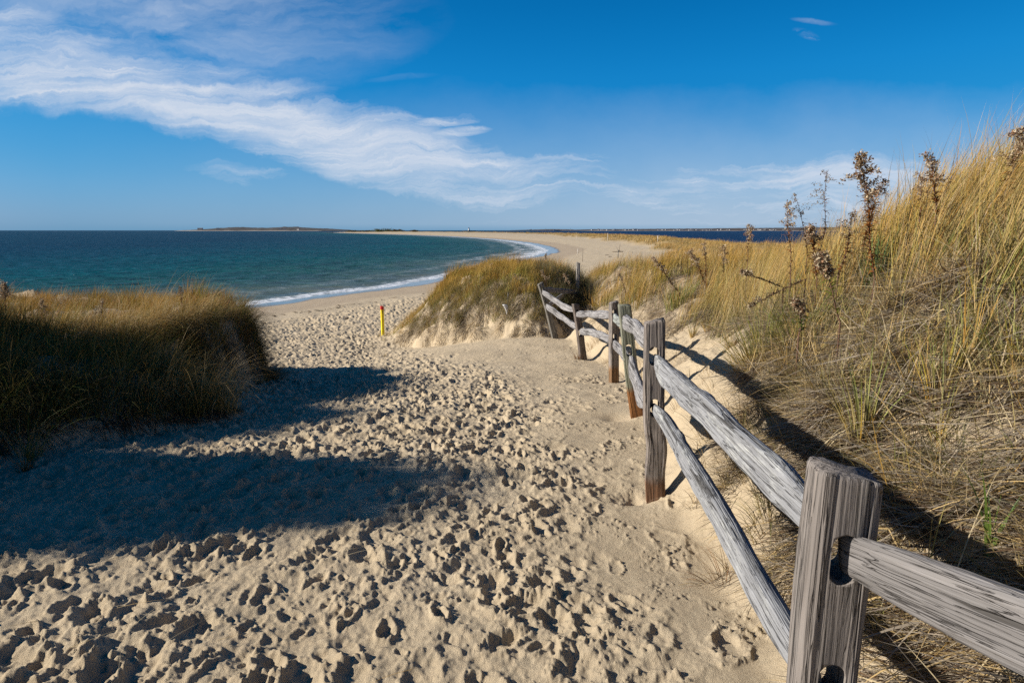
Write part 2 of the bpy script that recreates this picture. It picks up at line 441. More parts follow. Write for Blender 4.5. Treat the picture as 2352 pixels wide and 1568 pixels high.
# ------------------------------------------------------------------ GROUND (one sheet)
def build_ground():
    d2r = math.radians
    dense = np.linspace(d2r(-50), d2r(50), 1180)
    rest = np.concatenate([np.arange(50.4, 75, .6), np.arange(75, 286, 4.0), np.arange(286, 309.7, .6)]) * PI / 180
    az = np.concatenate([dense, rest])
    r = [.3]
    while r[-1] < 3200:
        q = r[-1]
        k = .02 if q < 1.3 else .0036 if q < 9 else .0062 if q < 42 else .012 if q < 320 else .024
        r.append(q * (1 + k))
    r = np.array(r)
    A, R = np.meshgrid(az, r)
    X = (R * np.sin(A)).ravel(); Y = (R * np.cos(A)).ravel()
    s = shore_s(X, Y)
    h, tb, tm, tl, fm, s = terrain_h(X, Y, s, True)
    # --- walked sand
    xb = np.interp(Y, [0, 2, 4.3, 7.7, 10.5, 13, 18, 24], [.1, .35, .45, .1, -.7, -1.9, -3.3, -1]) + .6 * fbm(X / .8, Y / .8, 3, 101)
    tramp = sstep(.6, -.5, X - xb) * (Y > -3)
    onland = (1 - sstep(0, .12, tb) * (Y < 26)) * (1 - sstep(0, .1, tm)) * (1 - sstep(0, .12, tl)) * (1 - sstep(0, .3, fm))
    dry = sstep(9.0, 12.0, s + .8 * gnoise(X / 5, Y / 5, 8))
    far = Y > 22
    tramp = np.where(far, np.where(X < 40, 1.0, 0), tramp) * onland * dry
    near = R.ravel() < 60
    rel = np.zeros(X.shape); rim = np.zeros(X.shape)
    xn, yn = X[near], Y[near]
    d1, r1 = dents(xn, yn, .215, 200, .108, .060, .88, .42)
    d2, r2 = dents(xn + 3.3, yn + 1.7, .155, 230, .062, .038, .8, .45)
    d3, r3 = dents(xn + 1.1, yn + 9.7, .10, 260, .036, .028, .6, .6)
    rr = np.clip(r1 + .6 * r2, 0, 2)
    a = .030 * d1 + .013 * d2 + .006 * d3
    dist = R.ravel()[near]
    cr = fbm(xn / .075, yn / .075, 3, 301) ; cr2 = 1 - 2.2 * np.abs(fbm(xn / .03, yn / .03, 2, 311))
    lod = 1 - sstep(7, 13, dist)
    kn = dist < 9
    clod = np.zeros(xn.shape)
    c1, _q = dents(xn[kn] + .31, yn[kn] + .77, .05, 520, .020, .015, .55, .5)
    c2, _q = dents(xn[kn] + .11, yn[kn] + .37, .028, 540, .011, .009, .6, .5)
    clod[kn] = -.015 * np.minimum(c1, 0) - .009 * np.minimum(c2, 0)
    patch = sstep(-.2, .25, fbm(xn / .17, yn / .17, 3, 551))
    a = a + clod * patch * (.4 + .8 * np.clip(rr, 0, 1))
    a = a + .016 * cr * (.35 + .7 * rr) + .004 * cr2 * (.1 + rr) * lod + .007 * fbm(xn / .035, yn / .035, 2, 707) * (.4 + rr) * lod
    a = a + .050 * fbm(xn / .40, yn / .40, 5, 305, .66)
    a = a * (1 + .65 * sstep(3.5, 8, dist) + .35 * sstep(12, 22, dist))
    a = a * (.78 + .4 * sstep(-.4, .5, fbm(xn / 1.3, yn / 1.3, 2, 307)))
    # sparse prints on the smooth side
    e1, q1 = dents(xn + .4, yn + .2, .34, 400, .10, .052, .75, 1.1)
    e2, q2 = dents(xn + 5.4, yn + 2.2, .17, 430, .05, .032, .7, .7)
    pz = sstep(.0, .35, fbm(xn / .55, yn / .55, 2, 433))
    smooth_p = .010 * e2 * pz + 1.3 * clod * pz * .6 + .016 * e1 * sstep(-.3, .35, fbm(xn / 1.1, yn / 1.1, 2, 409) + .38) + .012 * np.abs(cr) * q1 + .005 * cr2 * q1 * lod + 1.2 * clod * np.clip(q1, 0, 1) + .026 * fbm(xn / .6, yn / .6, 3, 333)
    tn = tramp[near]; ol = (onland * dry)[near]
    rel[near] = tn * a * 1.0 + (1 - tn) * ol * smooth_p * (1 - sstep(12, 20, dist))
    # bank texture: slumps and little ledges
    face = np.clip(np.maximum(np.maximum(sstep(0, .1, tb) * (Y < 26), tm), tl), 0, 1)
    fn_ = face[near]
    rel[near] += fn_ * (.075 * fbm(xn / .4, yn / .4, 4, 501) + .05 * np.minimum(0, fbm(xn / .22, yn / .22, 2, 505)) + .03 * (.5 - np.abs(fbm(xn / .11, yn / .11, 3, 511))))
    # wind drift relief on the far beach
    fb = (~near) | (dist[:0].size > 0)
    drf = sstep(40, 60, Y) * sstep(5, 9, s) * (1 - fm)
    rel += drf * .10 * fbm(X / 5, Y / 1.9, 4, 601)
    Z = CZ - h + rel
    damp = (1 - sstep(7.2, 9.2, s + .9 * gnoise(X / 6, Y / 6, 8))) * (s > -8)
    wet = (1 - sstep(2.2, 3.2, s + .35 * gnoise(X / 1.5, Y / 1.5, 9)))
    org_shade = np.clip(sstep(.18, .5, tb) * (Y < 28) * sstep(0, .45, fbm(X / .7, Y / .7, 3, 701) + .25 + .5 * sstep(.3, .8, tb)) + sstep(.15, .55, tm) + 1.6 * sstep(.03, .25, tl) + .8 * fm, 0, 1)  # litter cover, carrying the painted shade under the grass
    org_shade[(Y > 4.6) & (Y < 10.2) & (X < np.interp(Y, *_xf) + np.interp(Y, [4.6, 5.4, 7, 9, 10.2], [.5, 1.0, 1.25, 1.25, .6]))] *= .15
    org_shade[(Y > 9) & (Y < 14.5) & (X < np.interp(Y, *_xf) + 1.0)] *= .25
    rip = np.clip((1 - tramp) * ol_full(onland, dry) + drf * .8, 0, 1)
    n0 = len(az); m0 = len(r)
    V = np.stack([X, Y, Z], 1)
    V = np.vstack([V, [[0, 0, CZ - 1.65]]])
    i = np.arange(m0 - 1)[:, None] * n0; j = np.arange(n0)[None, :]; j2 = (j + 1) % n0
    Q = np.stack([i + j, i + n0 + j, i + n0 + j2, i + j2], -1).reshape(-1, 4)[:, ::-1]
    jj = np.arange(n0); T = np.stack([np.full(n0, len(V) - 1), jj, (jj + 1) % n0], 1)[:, ::-1]
    at_ = {k: np.append(v, 0) for k, v in dict(veg=fm, wet=wet, damp=damp, litter_shade=org_shade, ripple=rip).items()}
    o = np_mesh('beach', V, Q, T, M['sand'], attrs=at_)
    tag(o, 'pale footprint-covered sand path and beach sheet running to the sea', 'beach', kind='structure')
    return o
def ol_full(a, b): return a * b

def build_water():
    az = np.linspace(math.radians(-62), math.radians(62), 760)
    r = [14.0]
    while r[-1] < 30000:
        q = r[-1]; r.append(q * (1 + (.004 if q < 90 else .008 if q < 400 else .03 if q < 3000 else .2)))
    r = np.array(r); A, R = np.meshgrid(az, r)
    X = (R * np.sin(A)).ravel(); Y = (R * np.cos(A)).ravel()
    s = -sdist(X, Y, SHORE) - .55 * gnoise(X / 7, Y / 7, 3) - .25 * gnoise(X / 2.1, Y / 2.1, 4)
    amp = sstep(2, 18, s) * (1 - sstep(150, 500, R.ravel()))
    Z = .15 * amp * fbm(X / 3.2 + .3 * Y, Y / 1.6, 4, 901) + .03 * amp * np.sin((s + 3 * gnoise(X / 9, Y / 9, 5)) * 1.1)
    Z += .05 * np.exp(-((s - .9) / .5) ** 2) * (1 + gnoise(X / .8, Y / .8, 6)) * (R.ravel() < 400)
    surf = sstep(70, 120, Y) * (1 - sstep(240, 330, Y)) * (X > -60)
    bay = ((X > 20) & (Y > 60)) | (Y > 3000)
    bay = ((X - .03 * Y > 25) & (Y > 60)).astype(float)
    n0 = len(az); m0 = len(r)
    i = np.arange(m0 - 1)[:, None] * n0; j = np.arange(n0 - 1)[None, :]
    Q = np.stack([i + j, i + n0 + j, i + n0 + j + 1, i + j + 1], -1).reshape(-1, 4)[:, ::-1]
    o = np_mesh('sea', np.stack([X, Y, Z], 1), Q, None, M['water'], attrs=dict(shore=s, surf=surf, bay=bay))
    tag(o, 'teal rippled sea breaking in low white foam along the beach', 'sea', kind='structure')

# ------------------------------------------------------------------ GRASS
PAL = dict(straw=(.45, .325, .15), pale=(.57, .47, .29), gold=(.48, .285, .06), rust=(.36, .145, .035), green=(.12, .185, .03),
           blue=(.085, .155, .065), grey=(.35, .295, .225), brown=(.12, .075, .042), olive=(.19, .175, .05), orange=(.52, .24, .04), lime=(.28, .31, .05), dark=(.055, .04, .028))
PALA = {k: np.array(v) for k, v in PAL.items()}

def pick(names, w, n):
    w = np.array(w, float); w /= w.sum()
    i = rng.choice(len(names), n, p=w)
    return np.array([PALA[k] for k in names])[i]

def blade_arrays(P, az, L, W, th0, th1, cb, ct, K=4, twist=None):
    """ribbon blades; returns V (n,2K+1,3), colours"""
    n = len(P)
    t = np.linspace(0, 1, K + 1)
    V = np.zeros((n, 2 * K + 1, 3)); C = np.zeros((n, 2 * K + 1, 3))
    d = np.stack([np.sin(az), np.cos(az)], 1)
    tw = rng.uniform(-.9, .9, n) if twist is None else twist
    pa = az + PI / 2 + tw
    side = np.stack([np.sin(pa), np.cos(pa), rng.uniform(-.4, .4, n)], 1)
    pos = P.copy()
    for k in range(K + 1):
        w = W * (1 - t[k] ** 1.6) * .5
        c = cb + (ct - cb) * (t[k] ** .8)
        if k < K:
            V[:, 2 * k] = pos - side * w[:, None]; V[:, 2 * k + 1] = pos + side * w[:, None]
            C[:, 2 * k] = c; C[:, 2 * k + 1] = c
            th = th0 + (th1 - th0) * (t[k] + .5 / K) ** 1.2
            st = L / K
            pos = pos + np.stack([d[:, 0] * np.sin(th) * st, d[:, 1] * np.sin(th) * st, np.cos(th) * st], 1)
        else:
            V[:, 2 * k] = pos; C[:, 2 * k] = c
    return V, C

class Grass:
    def __init__(s, K=4): s.K = K; s.V = []; s.C = []
    def add(s, *a, **k):
        V, C = blade_arrays(*a, K=s.K, **k); s.V.append(V); s.C.append(C)
    def build(s, name, parent=None, mat=None):
        V = np.concatenate(s.V); C = np.concatenate(s.C)
        n, m, _ = V.shape; K = s.K
        b = (np.arange(n) * m)[:, None]
        qs = [np.concatenate([b + 2 * k, b + 2 * k + 1, b + 2 * k + 3, b + 2 * k + 2], 1) for k in range(K - 1)]
        Q = np.concatenate(qs) if qs else None
        T = np.concatenate([b + 2 * K - 2, b + 2 * K - 1, b + 2 * K], 1)
        return np_mesh(name, V.reshape(-1, 3), Q, T, mat or M['grass'], parent, True, C.reshape(-1, 3))

def tussocks(G, cx, cy, per, R, L, W, splay, wind, windt, curl, base, tips, hs=None, z=None, jit=.1):
    """cx,cy centres; wind = azimuth (0=+y, pi/2=+x)"""
    nc = len(cx)
    per = rng.integers(int(per * .6), int(per * 1.4) + 1, nc)
    ci = np.repeat(np.arange(nc), per); n = len(ci)
    a = rng.uniform(0, 2 * PI, n); rr = R * np.sqrt(rng.uniform(0, 1, n)) * rng.uniform(.7, 1.3, nc)[ci]
    x = cx[ci] + rr * np.sin(a); y = cy[ci] + rr * np.cos(a)
    zz = TZ(x, y) - .015
    hsc = rng.uniform(.75, 1.25, nc)[ci]
    if hs is not None: hsc = hsc * hs[ci]
    Ls = rng.uniform(L[0], L[1], n) * hsc
    Ws = rng.uniform(.7, 1.3, n) * W
    sp = splay * (rr / R) * rng.uniform(.4, 1.5, n) + rng.normal(0, jit, n)
    # vector tilt = splay outward + wind
    wz = windt * rng.uniform(.5, 1.4, n)
    wv = wind + rng.normal(0, .25, nc)[ci]
    tx = sp * np.sin(a) + wz * np.sin(wv); ty = sp * np.cos(a) + wz * np.cos(wv)
    az = np.arctan2(tx, ty); th0 = np.hypot(tx, ty)
    th1 = th0 + curl * rng.uniform(.3, 1.6, n)
    mood = pick(tips[0], tips[1], nc)[ci]; ind = pick(tips[0], tips[1], n)
    ct = mood * .55 + ind * .45
    cb = pick(base[0], base[1], n)
    br = rng.uniform(.75, 1.25, n)[:, None]
    G.add(np.stack([x, y, zz], 1), az, Ls, Ws, np.clip(th0 * .5, 0, 2), np.clip(th1, 0, 2.7), cb * br, ct * br)

def scatter(n, x0, x1, y0, y1, ok):
    X = []; Y = []; c = 0
    while c < n:
        x = rng.uniform(x0, x1, n * 2); y = rng.uniform(y0, y1, n * 2)
        k = ok(x, y); X.append(x[k]); Y.append(y[k]); c += k.sum()
        if k.sum() == 0: break
    return np.concatenate(X)[:n], np.concatenate(Y)[:n]

def masks(x, y):
    _, tb, tm, tl, fm, s = terrain_h(x, y, None, True)
    return tb, tm, tl, fm, s

def straw(G, x, y, L, W, az, azs, th, pal, w, lift=.02):
    n = len(x)
    A = az + 2.2 * fbm(x / .38, y / .38, 2, 951) + rng.normal(0, azs * .55, n)
    th0 = th + rng.normal(0, .22, n)
    P = np.stack([x, y, TZ(x, y) + rng.uniform(0, lift, n)], 1)
    c = pick(pal, w, n) * (rng.uniform(.55, 1.35, n) * (1 + .5 * fbm(x / .16, y / .16, 2, 961)))[:, None]
    G.add(P, A, rng.uniform(L[0], L[1], n), rng.uniform(.7, 1.5, n) * W, th0, th0 + rng.normal(.15, .35, n), c * .85, c)

def build_grass():
    WR = PI / 2  # wind towards +x
    # ---- left dune
    G = Grass()
    def okl(x, y):
        tb, tm, tl, fm, s = masks(x, y); return (tl > .62) & (fbm(x / .5, y / .5, 2, 805) > -.22 - .3 * (y > 7.6))
    x, y = scatter(1900, -13, -3.0, 4.2, 12, okl)
    k = (x / y > -1.02) | (rng.random(len(x)) < .15); x, y = x[k], y[k]
    tussocks(G, x, y, 42, .16, (.13, .30), .0042, .55, WR, .2, .5, (['olive', 'green', 'brown'], [4, 4, 2]), (['rust', 'orange', 'gold', 'straw', 'olive'], [6, 4, 3, 1, 2]))
    x, y = scatter(130, -12, -3.0, 4.2, 10, okl)
    tussocks(G, x, y, 26, .09, (.22, .42), .0045, .5, WR, .35, .9, (['green', 'olive'], [3, 2]), (['straw', 'orange', 'green', 'gold', 'olive'], [2, 3, 3, 3, 2]))
    def oke(x, y):
        tb, tm, tl, fm, s = masks(x, y); return (tl > np.where(y > 6.9, .7, .22)) & (tl < .94) & (y < 9.3) & (fbm(x / .45, y / .45, 2, 807) > np.where(y > 6.9, .02, -.16))
    x, y = scatter(430, -7, -2.6, 3.0, 9.3, oke)
    e = .15
    tussocks(G, x, y, 34, .09, (.25, .6), .0042, .35, 2.1, .5, 1.4, (['olive', 'green', 'brown', 'dark'], [3, 2, 3, 3]), (['straw', 'olive', 'brown', 'green', 'gold'], [3, 3, 3, 3, 1]))
    # the arching pale clump on the corner and the lobe in front
    for (cx, cy, nn, L) in ((-4.15, 7.6, 14, (.5, .85)), (-4.4, 7.1, 10, (.5, .85)), (-3.15, 6.3, 10, (.5, .8)), (-3.5, 6.2, 8, (.5, .8)), (-4.7, 6.9, 8, (.5, .8))):
        tussocks(G, cx + rng.normal(0, .2, nn), cy + rng.normal(0, .15, nn), 50, .08, L, .0048, .35, 1.9, .38, 1.5, (['olive', 'straw'], [2, 3]), (['pale', 'straw', 'gold'], [2, 5, 4]))
    x, y = scatter(170, -6.5, -3.5, 4.7, 7.4, lambda x, y: masks(x, y)[2] > .35)
    tussocks(G, x, y, 44, .1, (.3, .62), .0048, .5, WR, .3, 1.0, (['olive', 'green', 'brown'], [3, 3, 2]), (['straw', 'gold', 'olive', 'green', 'rust'], [4, 3, 3, 2, 2]))
    ry = rng.uniform(7.3, 10, 70); rx = np.interp(ry, [7.3, 7.6, 8.6, 10], [-4.05, -3.92, -3.8, -4.1]) + rng.normal(0, .1, 70)
    tussocks(G, rx + .05, ry, 40, .08, (.3, .62), .0045, .5, WR, .8, 1.5, (['olive', 'brown', 'dark'], [3, 4, 3]), (['olive', 'brown', 'straw', 'rust'], [3, 4, 2, 2]))
    tussocks(G, rx, ry, 46, .1, (.2, .42), .0045, .7, WR, .3, .8, (['olive', 'green', 'brown'], [3, 4, 3]), (['rust', 'green', 'gold', 'olive'], [3, 3, 3, 3]))
    x, y = scatter(75, -9, -3.5, 4.6, 11, lambda x, y: (masks(x, y)[2] > .7) & (fbm(x / .8, y / .8, 2, 809) > .05))
    tussocks(G, x, y, 70, .15, (.28, .52), .0048, .5, WR, .15, .5, (['olive', 'green'], [3, 4]), (['rust', 'orange', 'gold', 'green'], [5, 4, 3, 2]))
    # hanging roots and straw on the cut face
    def okf(x, y):
        tb, tm, tl, fm, s = masks(x, y); return (tl > .12) & (tl < .75)
    x, y = scatter(15000, -9, -2.4, 3.5, 10.5, okf)
    straw(G, x, y, (.12, .45), .0035, 2.0, .6, 2.35, ['brown', 'dark', 'straw', 'rust'], [6, 6, 1, 1], .05)
    # outside the frame: the mound that throws the near shadow
    x, y = scatter(420, -8.5, -4.3, 1.6, 7.2, lambda x, y: (masks(x, y)[2] > .5) & ((y < 4.6) | (x < -4.9)))
    tussocks(G, x, y, 50, .14, (.3, .6), .005, .4, WR, .25, .5, (['olive', 'green', 'dark'], [1, 1, 1]), (['gold', 'olive', 'rust', 'brown'], [2, 3, 2, 2]))
    tag(G.build('beach_grass'), 'rusty golden grass mass covering the dune left of the path', 'beach grass', kind='stuff')

    # ---- right bank
    G = Grass(5)
    xw = lambda y: np.interp(y, *_xf)
    def bare(x, y):
        t = x - xw(y); return (y > 4.6) & (y < 10.2) & (t < np.interp(y, [4.6, 5.4, 7, 9, 10.2], [.5, 1.0, 1.25, 1.25, .6]) + .35 * fbm(x / .5, y / .5, 2, 887))
    def okt(x, y):
        t = (x - xw(y)); lim = np.interp(y, [0, 2.5, 3.5, 5, 7, 9], [2.1, 1.85, 1.6, 1.35, 1.2, 1.2])
        return ~bare(x, y) & (t > lim + .35 * fbm(x / .6, y / .6, 2, 811)) & (x / np.maximum(y, .5) < 1.35)
    x, y = scatter(1250, 2.2, 7.5, 2.2, 9.6, okt)
    tussocks(G, x, y, 62, .17, (.42, .9), .0052, .22, WR - .1, .55, .42, (['olive', 'straw', 'green', 'brown'], [4, 2, 4, 3]), (['straw', 'pale', 'gold', 'orange', 'olive', 'green'], [6, 2, 7, 2, 2, 1]), jit=.2)
    x, y = scatter(260, 2.0, 7, 2.2, 9.5, okt)
    tussocks(G, x, y, 9, .07, (.75, 1.05), .0032, .12, WR, .5, .35, (['straw'], [1]), (['straw', 'gold', 'brown'], [3, 2, 2]))
    def okb(x, y):
        t = (x - xw(y)); return ~bare(x, y) & (t > np.interp(y, [2.2, 4], [1.25, .55])) & (t < 2.0) & (fbm(x / .6, y / .6, 2, 815) > -.02)
    x, y = scatter(360, 1.3, 4.6, 1.6, 9, okb)
    tussocks(G, x, y, 38, .075, (.16, .42), .0052, .5, WR, .22, .75, (['straw', 'brown', 'olive', 'grey'], [3, 2, 2, 2]), (['straw', 'gold', 'pale', 'olive', 'green', 'rust'], [5, 4, 3, 3, 3, 1]))
    # bits of living green low on the bank
    def okm(x, y):
        t = (x - xw(y)); return ~bare(x, y) & (t > .9) & (t < 2.3) & (fbm(x / .5, y / .5, 2, 821) > .08)
    x, y = scatter(170, 1.5, 5, 1.3, 9, okm)
    tussocks(G, x, y, 14, .05, (.22, .5), .0055, .5, 0, .15, .8, (['straw', 'gold'], [3, 1]), (['green', 'blue', 'olive', 'gold'], [4, 2, 3, 2]))
    # dead thatch
    def okd(x, y):
        t = (x - xw(y)); d = fbm(x / .42, y / .42, 3, 831)
        return (~bare(x, y) | (rng.random(len(x)) < .03)) & (t > .42 + .25 * np.clip(2.6 - y, -1, 1) * -1) & (d > np.interp(y, [3, 6], [.02, .14]) - .26 * t) & (x / np.maximum(y, .4) < 1.6)
    x, y = scatter(74000, 1.1, 5.2, .6, 9.5, okd)
    straw(G, x, y, (.09, .36), .0058, -1.1, 1.3, 1.68, ['grey', 'straw', 'pale', 'brown', 'dark'], [9, 2.5, 2.5, 5, 3], .12)
    x, y = scatter(5000, 1.1, 4.8, .6, 8, okd)
    straw(G, x, y, (.25, .6), .0046, 1.2, 1.2, 1.0, ['straw', 'pale', 'gold', 'grey', 'dark'], [5, 4, 2, 3, 2], .12)
    x, y = scatter(5200, 1.2, 4.6, .6, 6, okd)
    straw(G, x, y, (.18, .5), .009, -1.0, 1.0, 1.65, ['grey', 'brown', 'straw'], [5, 2, 3], .10)
    def okn(x, y):
        t = (x - xw(y)); return (t > .22) & (t < .9) & (fbm(x / .3, y / .3, 3, 835) > .02 - .25 * (t - .3))
    x, y = scatter(9000, .9, 2.2, .7, 4.3, okn)
    straw(G, x, y, (.08, .32), .0045, -1.3, .9, 1.7, ['grey', 'straw', 'brown', 'dark'], [6, 4, 4, 1], .06)
    x, y = scatter(70, .95, 2.0, 1.5, 4.3, okn)
    tussocks(G, x, y, 30, .06, (.16, .4), .0042, .6, -1.4, .4, 1.0, (['straw', 'brown', 'olive'], [3, 2, 2]), (['straw', 'grey', 'olive', 'green', 'gold'], [4, 3, 2, 3, 1]))
    # straggling grass at the toe
    def oktoe(x, y):
        t = (x - xw(y)); return (t > .12) & (t < .7) & (fbm(x / .3, y / .3, 2, 841) > .12)
    x, y = scatter(120, .9, 2.6, 1.2, 13, oktoe)
    tussocks(G, x, y, 16, .05, (.12, .32), .0032, .9, -1.5, .5, .9, (['straw', 'brown'], [3, 2]), (['straw', 'grey', 'olive', 'rust'], [5, 3, 1, 1]))
    tag(G.build('beach_grass'), 'golden wind-combed grass and dead straw mass on the bank right of the fence', 'beach grass', kind='stuff')

    # ---- middle slope behind the fence
    G = Grass()
    def okc(x, y):
        t = (x - xw(y)); lim = np.interp(y, [7, 9, 12, 15], [1.5, 1.35, 1.15, .7])
        return ~bare(x, y) & (t > lim + .5 * fbm(x / .8, y / .8, 2, 851)) & (fbm(x / 1.3, y / 1.3, 2, 855) > -.3) & (x < 2 + .62 * y)
    x, y = scatter(1500, 1.8, 15, 8.4, 24, okc)
    tussocks(G, x, y, 34, .2, (.26, .55), .0065, .35, WR, .2, .4, (['green', 'olive', 'straw'], [4, 3, 2]), (['gold', 'orange', 'straw', 'rust', 'olive', 'pale'], [6, 3, 4, 3, 1, 1]))
    x, y = scatter(60, 1.8, 6, 9, 15, okc)
    tussocks(G, x, y, 60, .16, (.4, .65), .006, .3, WR, .12, .3, (['green', 'lime', 'olive'], [4, 1, 2]), (['orange', 'gold', 'olive'], [4, 4, 1]))
    def okcs(x, y):
        t = (x - xw(y)); return (~bare(x, y) | (rng.random(len(x)) < .04)) & (t > .55) & (t < 4) & (fbm(x / .5, y / .5, 3, 861) > .12 - .2 * t)
    x, y = scatter(13000, 1.6, 6, 7.5, 17, okcs)
    straw(G, x, y, (.15, .5), .006, -1.8, 1.0, 1.75, ['grey', 'straw', 'pale', 'brown'], [5, 4, 1, 3], .07)
    tag(G.build('beach_grass'), 'green and orange grass mass on the slope between the fence and the far dunes', 'beach grass', kind='stuff')

    # ---- middle hummock
    G = Grass()
    def okh(x, y): return (masks(x, y)[1] > .62)
    x, y = scatter(900, -4, 3.2, 14.5, 23, okh)
    tussocks(G, x, y, 40, .16, (.16, .36), .0075, .45, WR, .15, .4, (['green', 'lime', 'olive'], [5, 2, 3]), (['gold', 'orange', 'straw', 'rust', 'lime'], [6, 4, 3, 2, 1]))
    x, y = scatter(230, -3.2, 1.6, 14.6, 19, lambda x, y: (masks(x, y)[1] > .28) & (masks(x, y)[1] < .8) & (fbm(x / .4, y / .4, 2, 885) > 0))
    tussocks(G, x, y, 30, .09, (.18, .42), .006, .6, PI, .5, 1.0, (['olive', 'brown', 'green'], [2, 1, 2]), (['straw', 'grey', 'gold', 'olive'], [4, 2, 3, 2]))
    x, y = scatter(38, -2.8, 3, 15.5, 21, lambda x, y: (masks(x, y)[1] > .7) & (fbm(x / .8, y / .8, 2, 889) > .05))
    tussocks(G, x, y, 80, .18, (.34, .6), .007, .45, WR, .12, .4, (['green', 'lime', 'olive'], [4, 2, 2]), (['orange', 'gold', 'rust', 'olive'], [4, 4, 2, 2]))
    # darker scrubby patch beside the notch
    def okq(x, y): return (masks(x, y)[1] > .3) & (x > .75) & (x < 2.1)
    x, y = scatter(130, .7, 2.1, 14.4, 17.5, okq)
    tussocks(G, x, y, 60, .16, (.3, .6), .006, .5, 0, .1, .6, (['brown', 'green'], [4, 1]), (['brown', 'olive', 'grey', 'green'], [5, 2, 2, 2]))
    def okhf(x, y):
        tm = masks(x, y)[1]; return (tm > .3 + .5 * fbm(x / .4, y / .4, 2, 871)) & (tm < .85) & (fbm(x / .3, y / .3, 2, 875) > -.15) & (y < 19)
    x, y = scatter(8000, -4.2, 1.6, 13.8, 19, okhf)
    straw(G, x, y, (.12, .42), .0065, PI + .2, .7, 2.0, ['grey', 'brown', 'straw', 'pale', 'olive'], [6, 3, 5, 1, 2], .07)
    def okhs(x, y):
        tm = masks(x, y)[1]; return (tm > .06) & (tm < .5) & (y < 19) & (fbm(x / .35, y / .6, 2, 881) > .0)
    x, y = scatter(5000, -4.2, 1.4, 13.6, 19, okhs)
    straw(G, x, y, (.1, .4), .006, PI + .4, .6, 1.95, ['grey', 'brown', 'straw'], [4, 3, 2], .05)
    # low grass tail by the yellow post
    x = rng.normal(-2.9, .75, 130); y = rng.normal(20.4, .45, 130); k = x > -4.4; x, y = x[k], y[k]
    tussocks(G, x, y, 26, .12, (.14, .32), .006, .5, WR, .15, .4, (['green', 'olive', 'straw'], [3, 3, 3]), (['gold', 'orange', 'straw'], [4, 2, 4]))
    tag(G.build('beach_grass'), 'orange tipped grass mass capping the hummock in front of the surf', 'beach grass', kind='stuff')

    # ---- far dunes
    G = Grass(2)
    def okfd(x, y): return (masks(x, y)[3] > .25) & (x < .95 * y)
    for (n, y0, y1, x0, x1, L, W, per) in ((1500, 26, 62, 3, 45, (.35, .75), .014, 26), (1700, 60, 130, 12, 62, (.4, .9), .03, 20), (1300, 130, 320, 15, 90, (.5, 1.0), .06, 16), (600, 320, 900, -80, 80, (.6, 1.1), .15, 12)):
        x, y = scatter(n, x0, x1, y0, y1, okfd)
        tussocks(G, x, y, per, .35 * (y1 / 60) ** .5, L, W, .5, WR, .2, .3, (['olive', 'straw'], [2, 3]), (['gold', 'straw', 'orange', 'rust', 'olive'], [5, 4, 2, 2, 2]))
    tag(G.build('dune_grass'), 'distant golden grass mass along the spit between beach and bay', 'dune grass', kind='stuff')

# ------------------------------------------------------------------ FENCE
def frame_z(A, B, hint=Vector((0, -1, 0))):
    """matrix at A with local z towards B, local -y towards hint"""
    z = (B - A).normalized(); x = hint.cross(z); x = -x if False else x
    x.normalize(); y = z.cross(x)
    m = Matrix((x, y, z)).transposed().to_4x4(); m.translation = A
    return m

def place(o, parent, mw):
    if parent is not None:
        pm = Matrix.Translation(parent.location) @ parent.rotation_euler.to_matrix().to_4x4()
        o.matrix_parent_inverse = Matrix(); mw = pm.inverted() @ mw
    o.matrix_basis = mw

def tube_mesh(name, rings, mat, parent, mw, caps=True):
    """rings: (m,n,3) local"""
    m, n, _ = rings.shape
    V = rings.reshape(-1, 3)
    i = np.arange(m - 1)[:, None] * n; j = np.arange(n)[None, :]; j2 = (j + 1) % n
    Q = np.stack([i + j, i + j2, i + n + j2, i + n + j], -1).reshape(-1, 4)
    V = np.vstack([V, rings[0].mean(0), rings[-1].mean(0)])
    jj = np.arange(n); j3 = (jj + 1) % n
    T = np.vstack([np.stack([np.full(n, m * n), j3, jj], 1), np.stack([np.full(n, m * n + 1), (m - 1) * n + jj, (m - 1) * n + j3], 1)])
    o = np_mesh(name, V, Q, T, mat, parent, True)
    place(o, parent, mw)
    return o

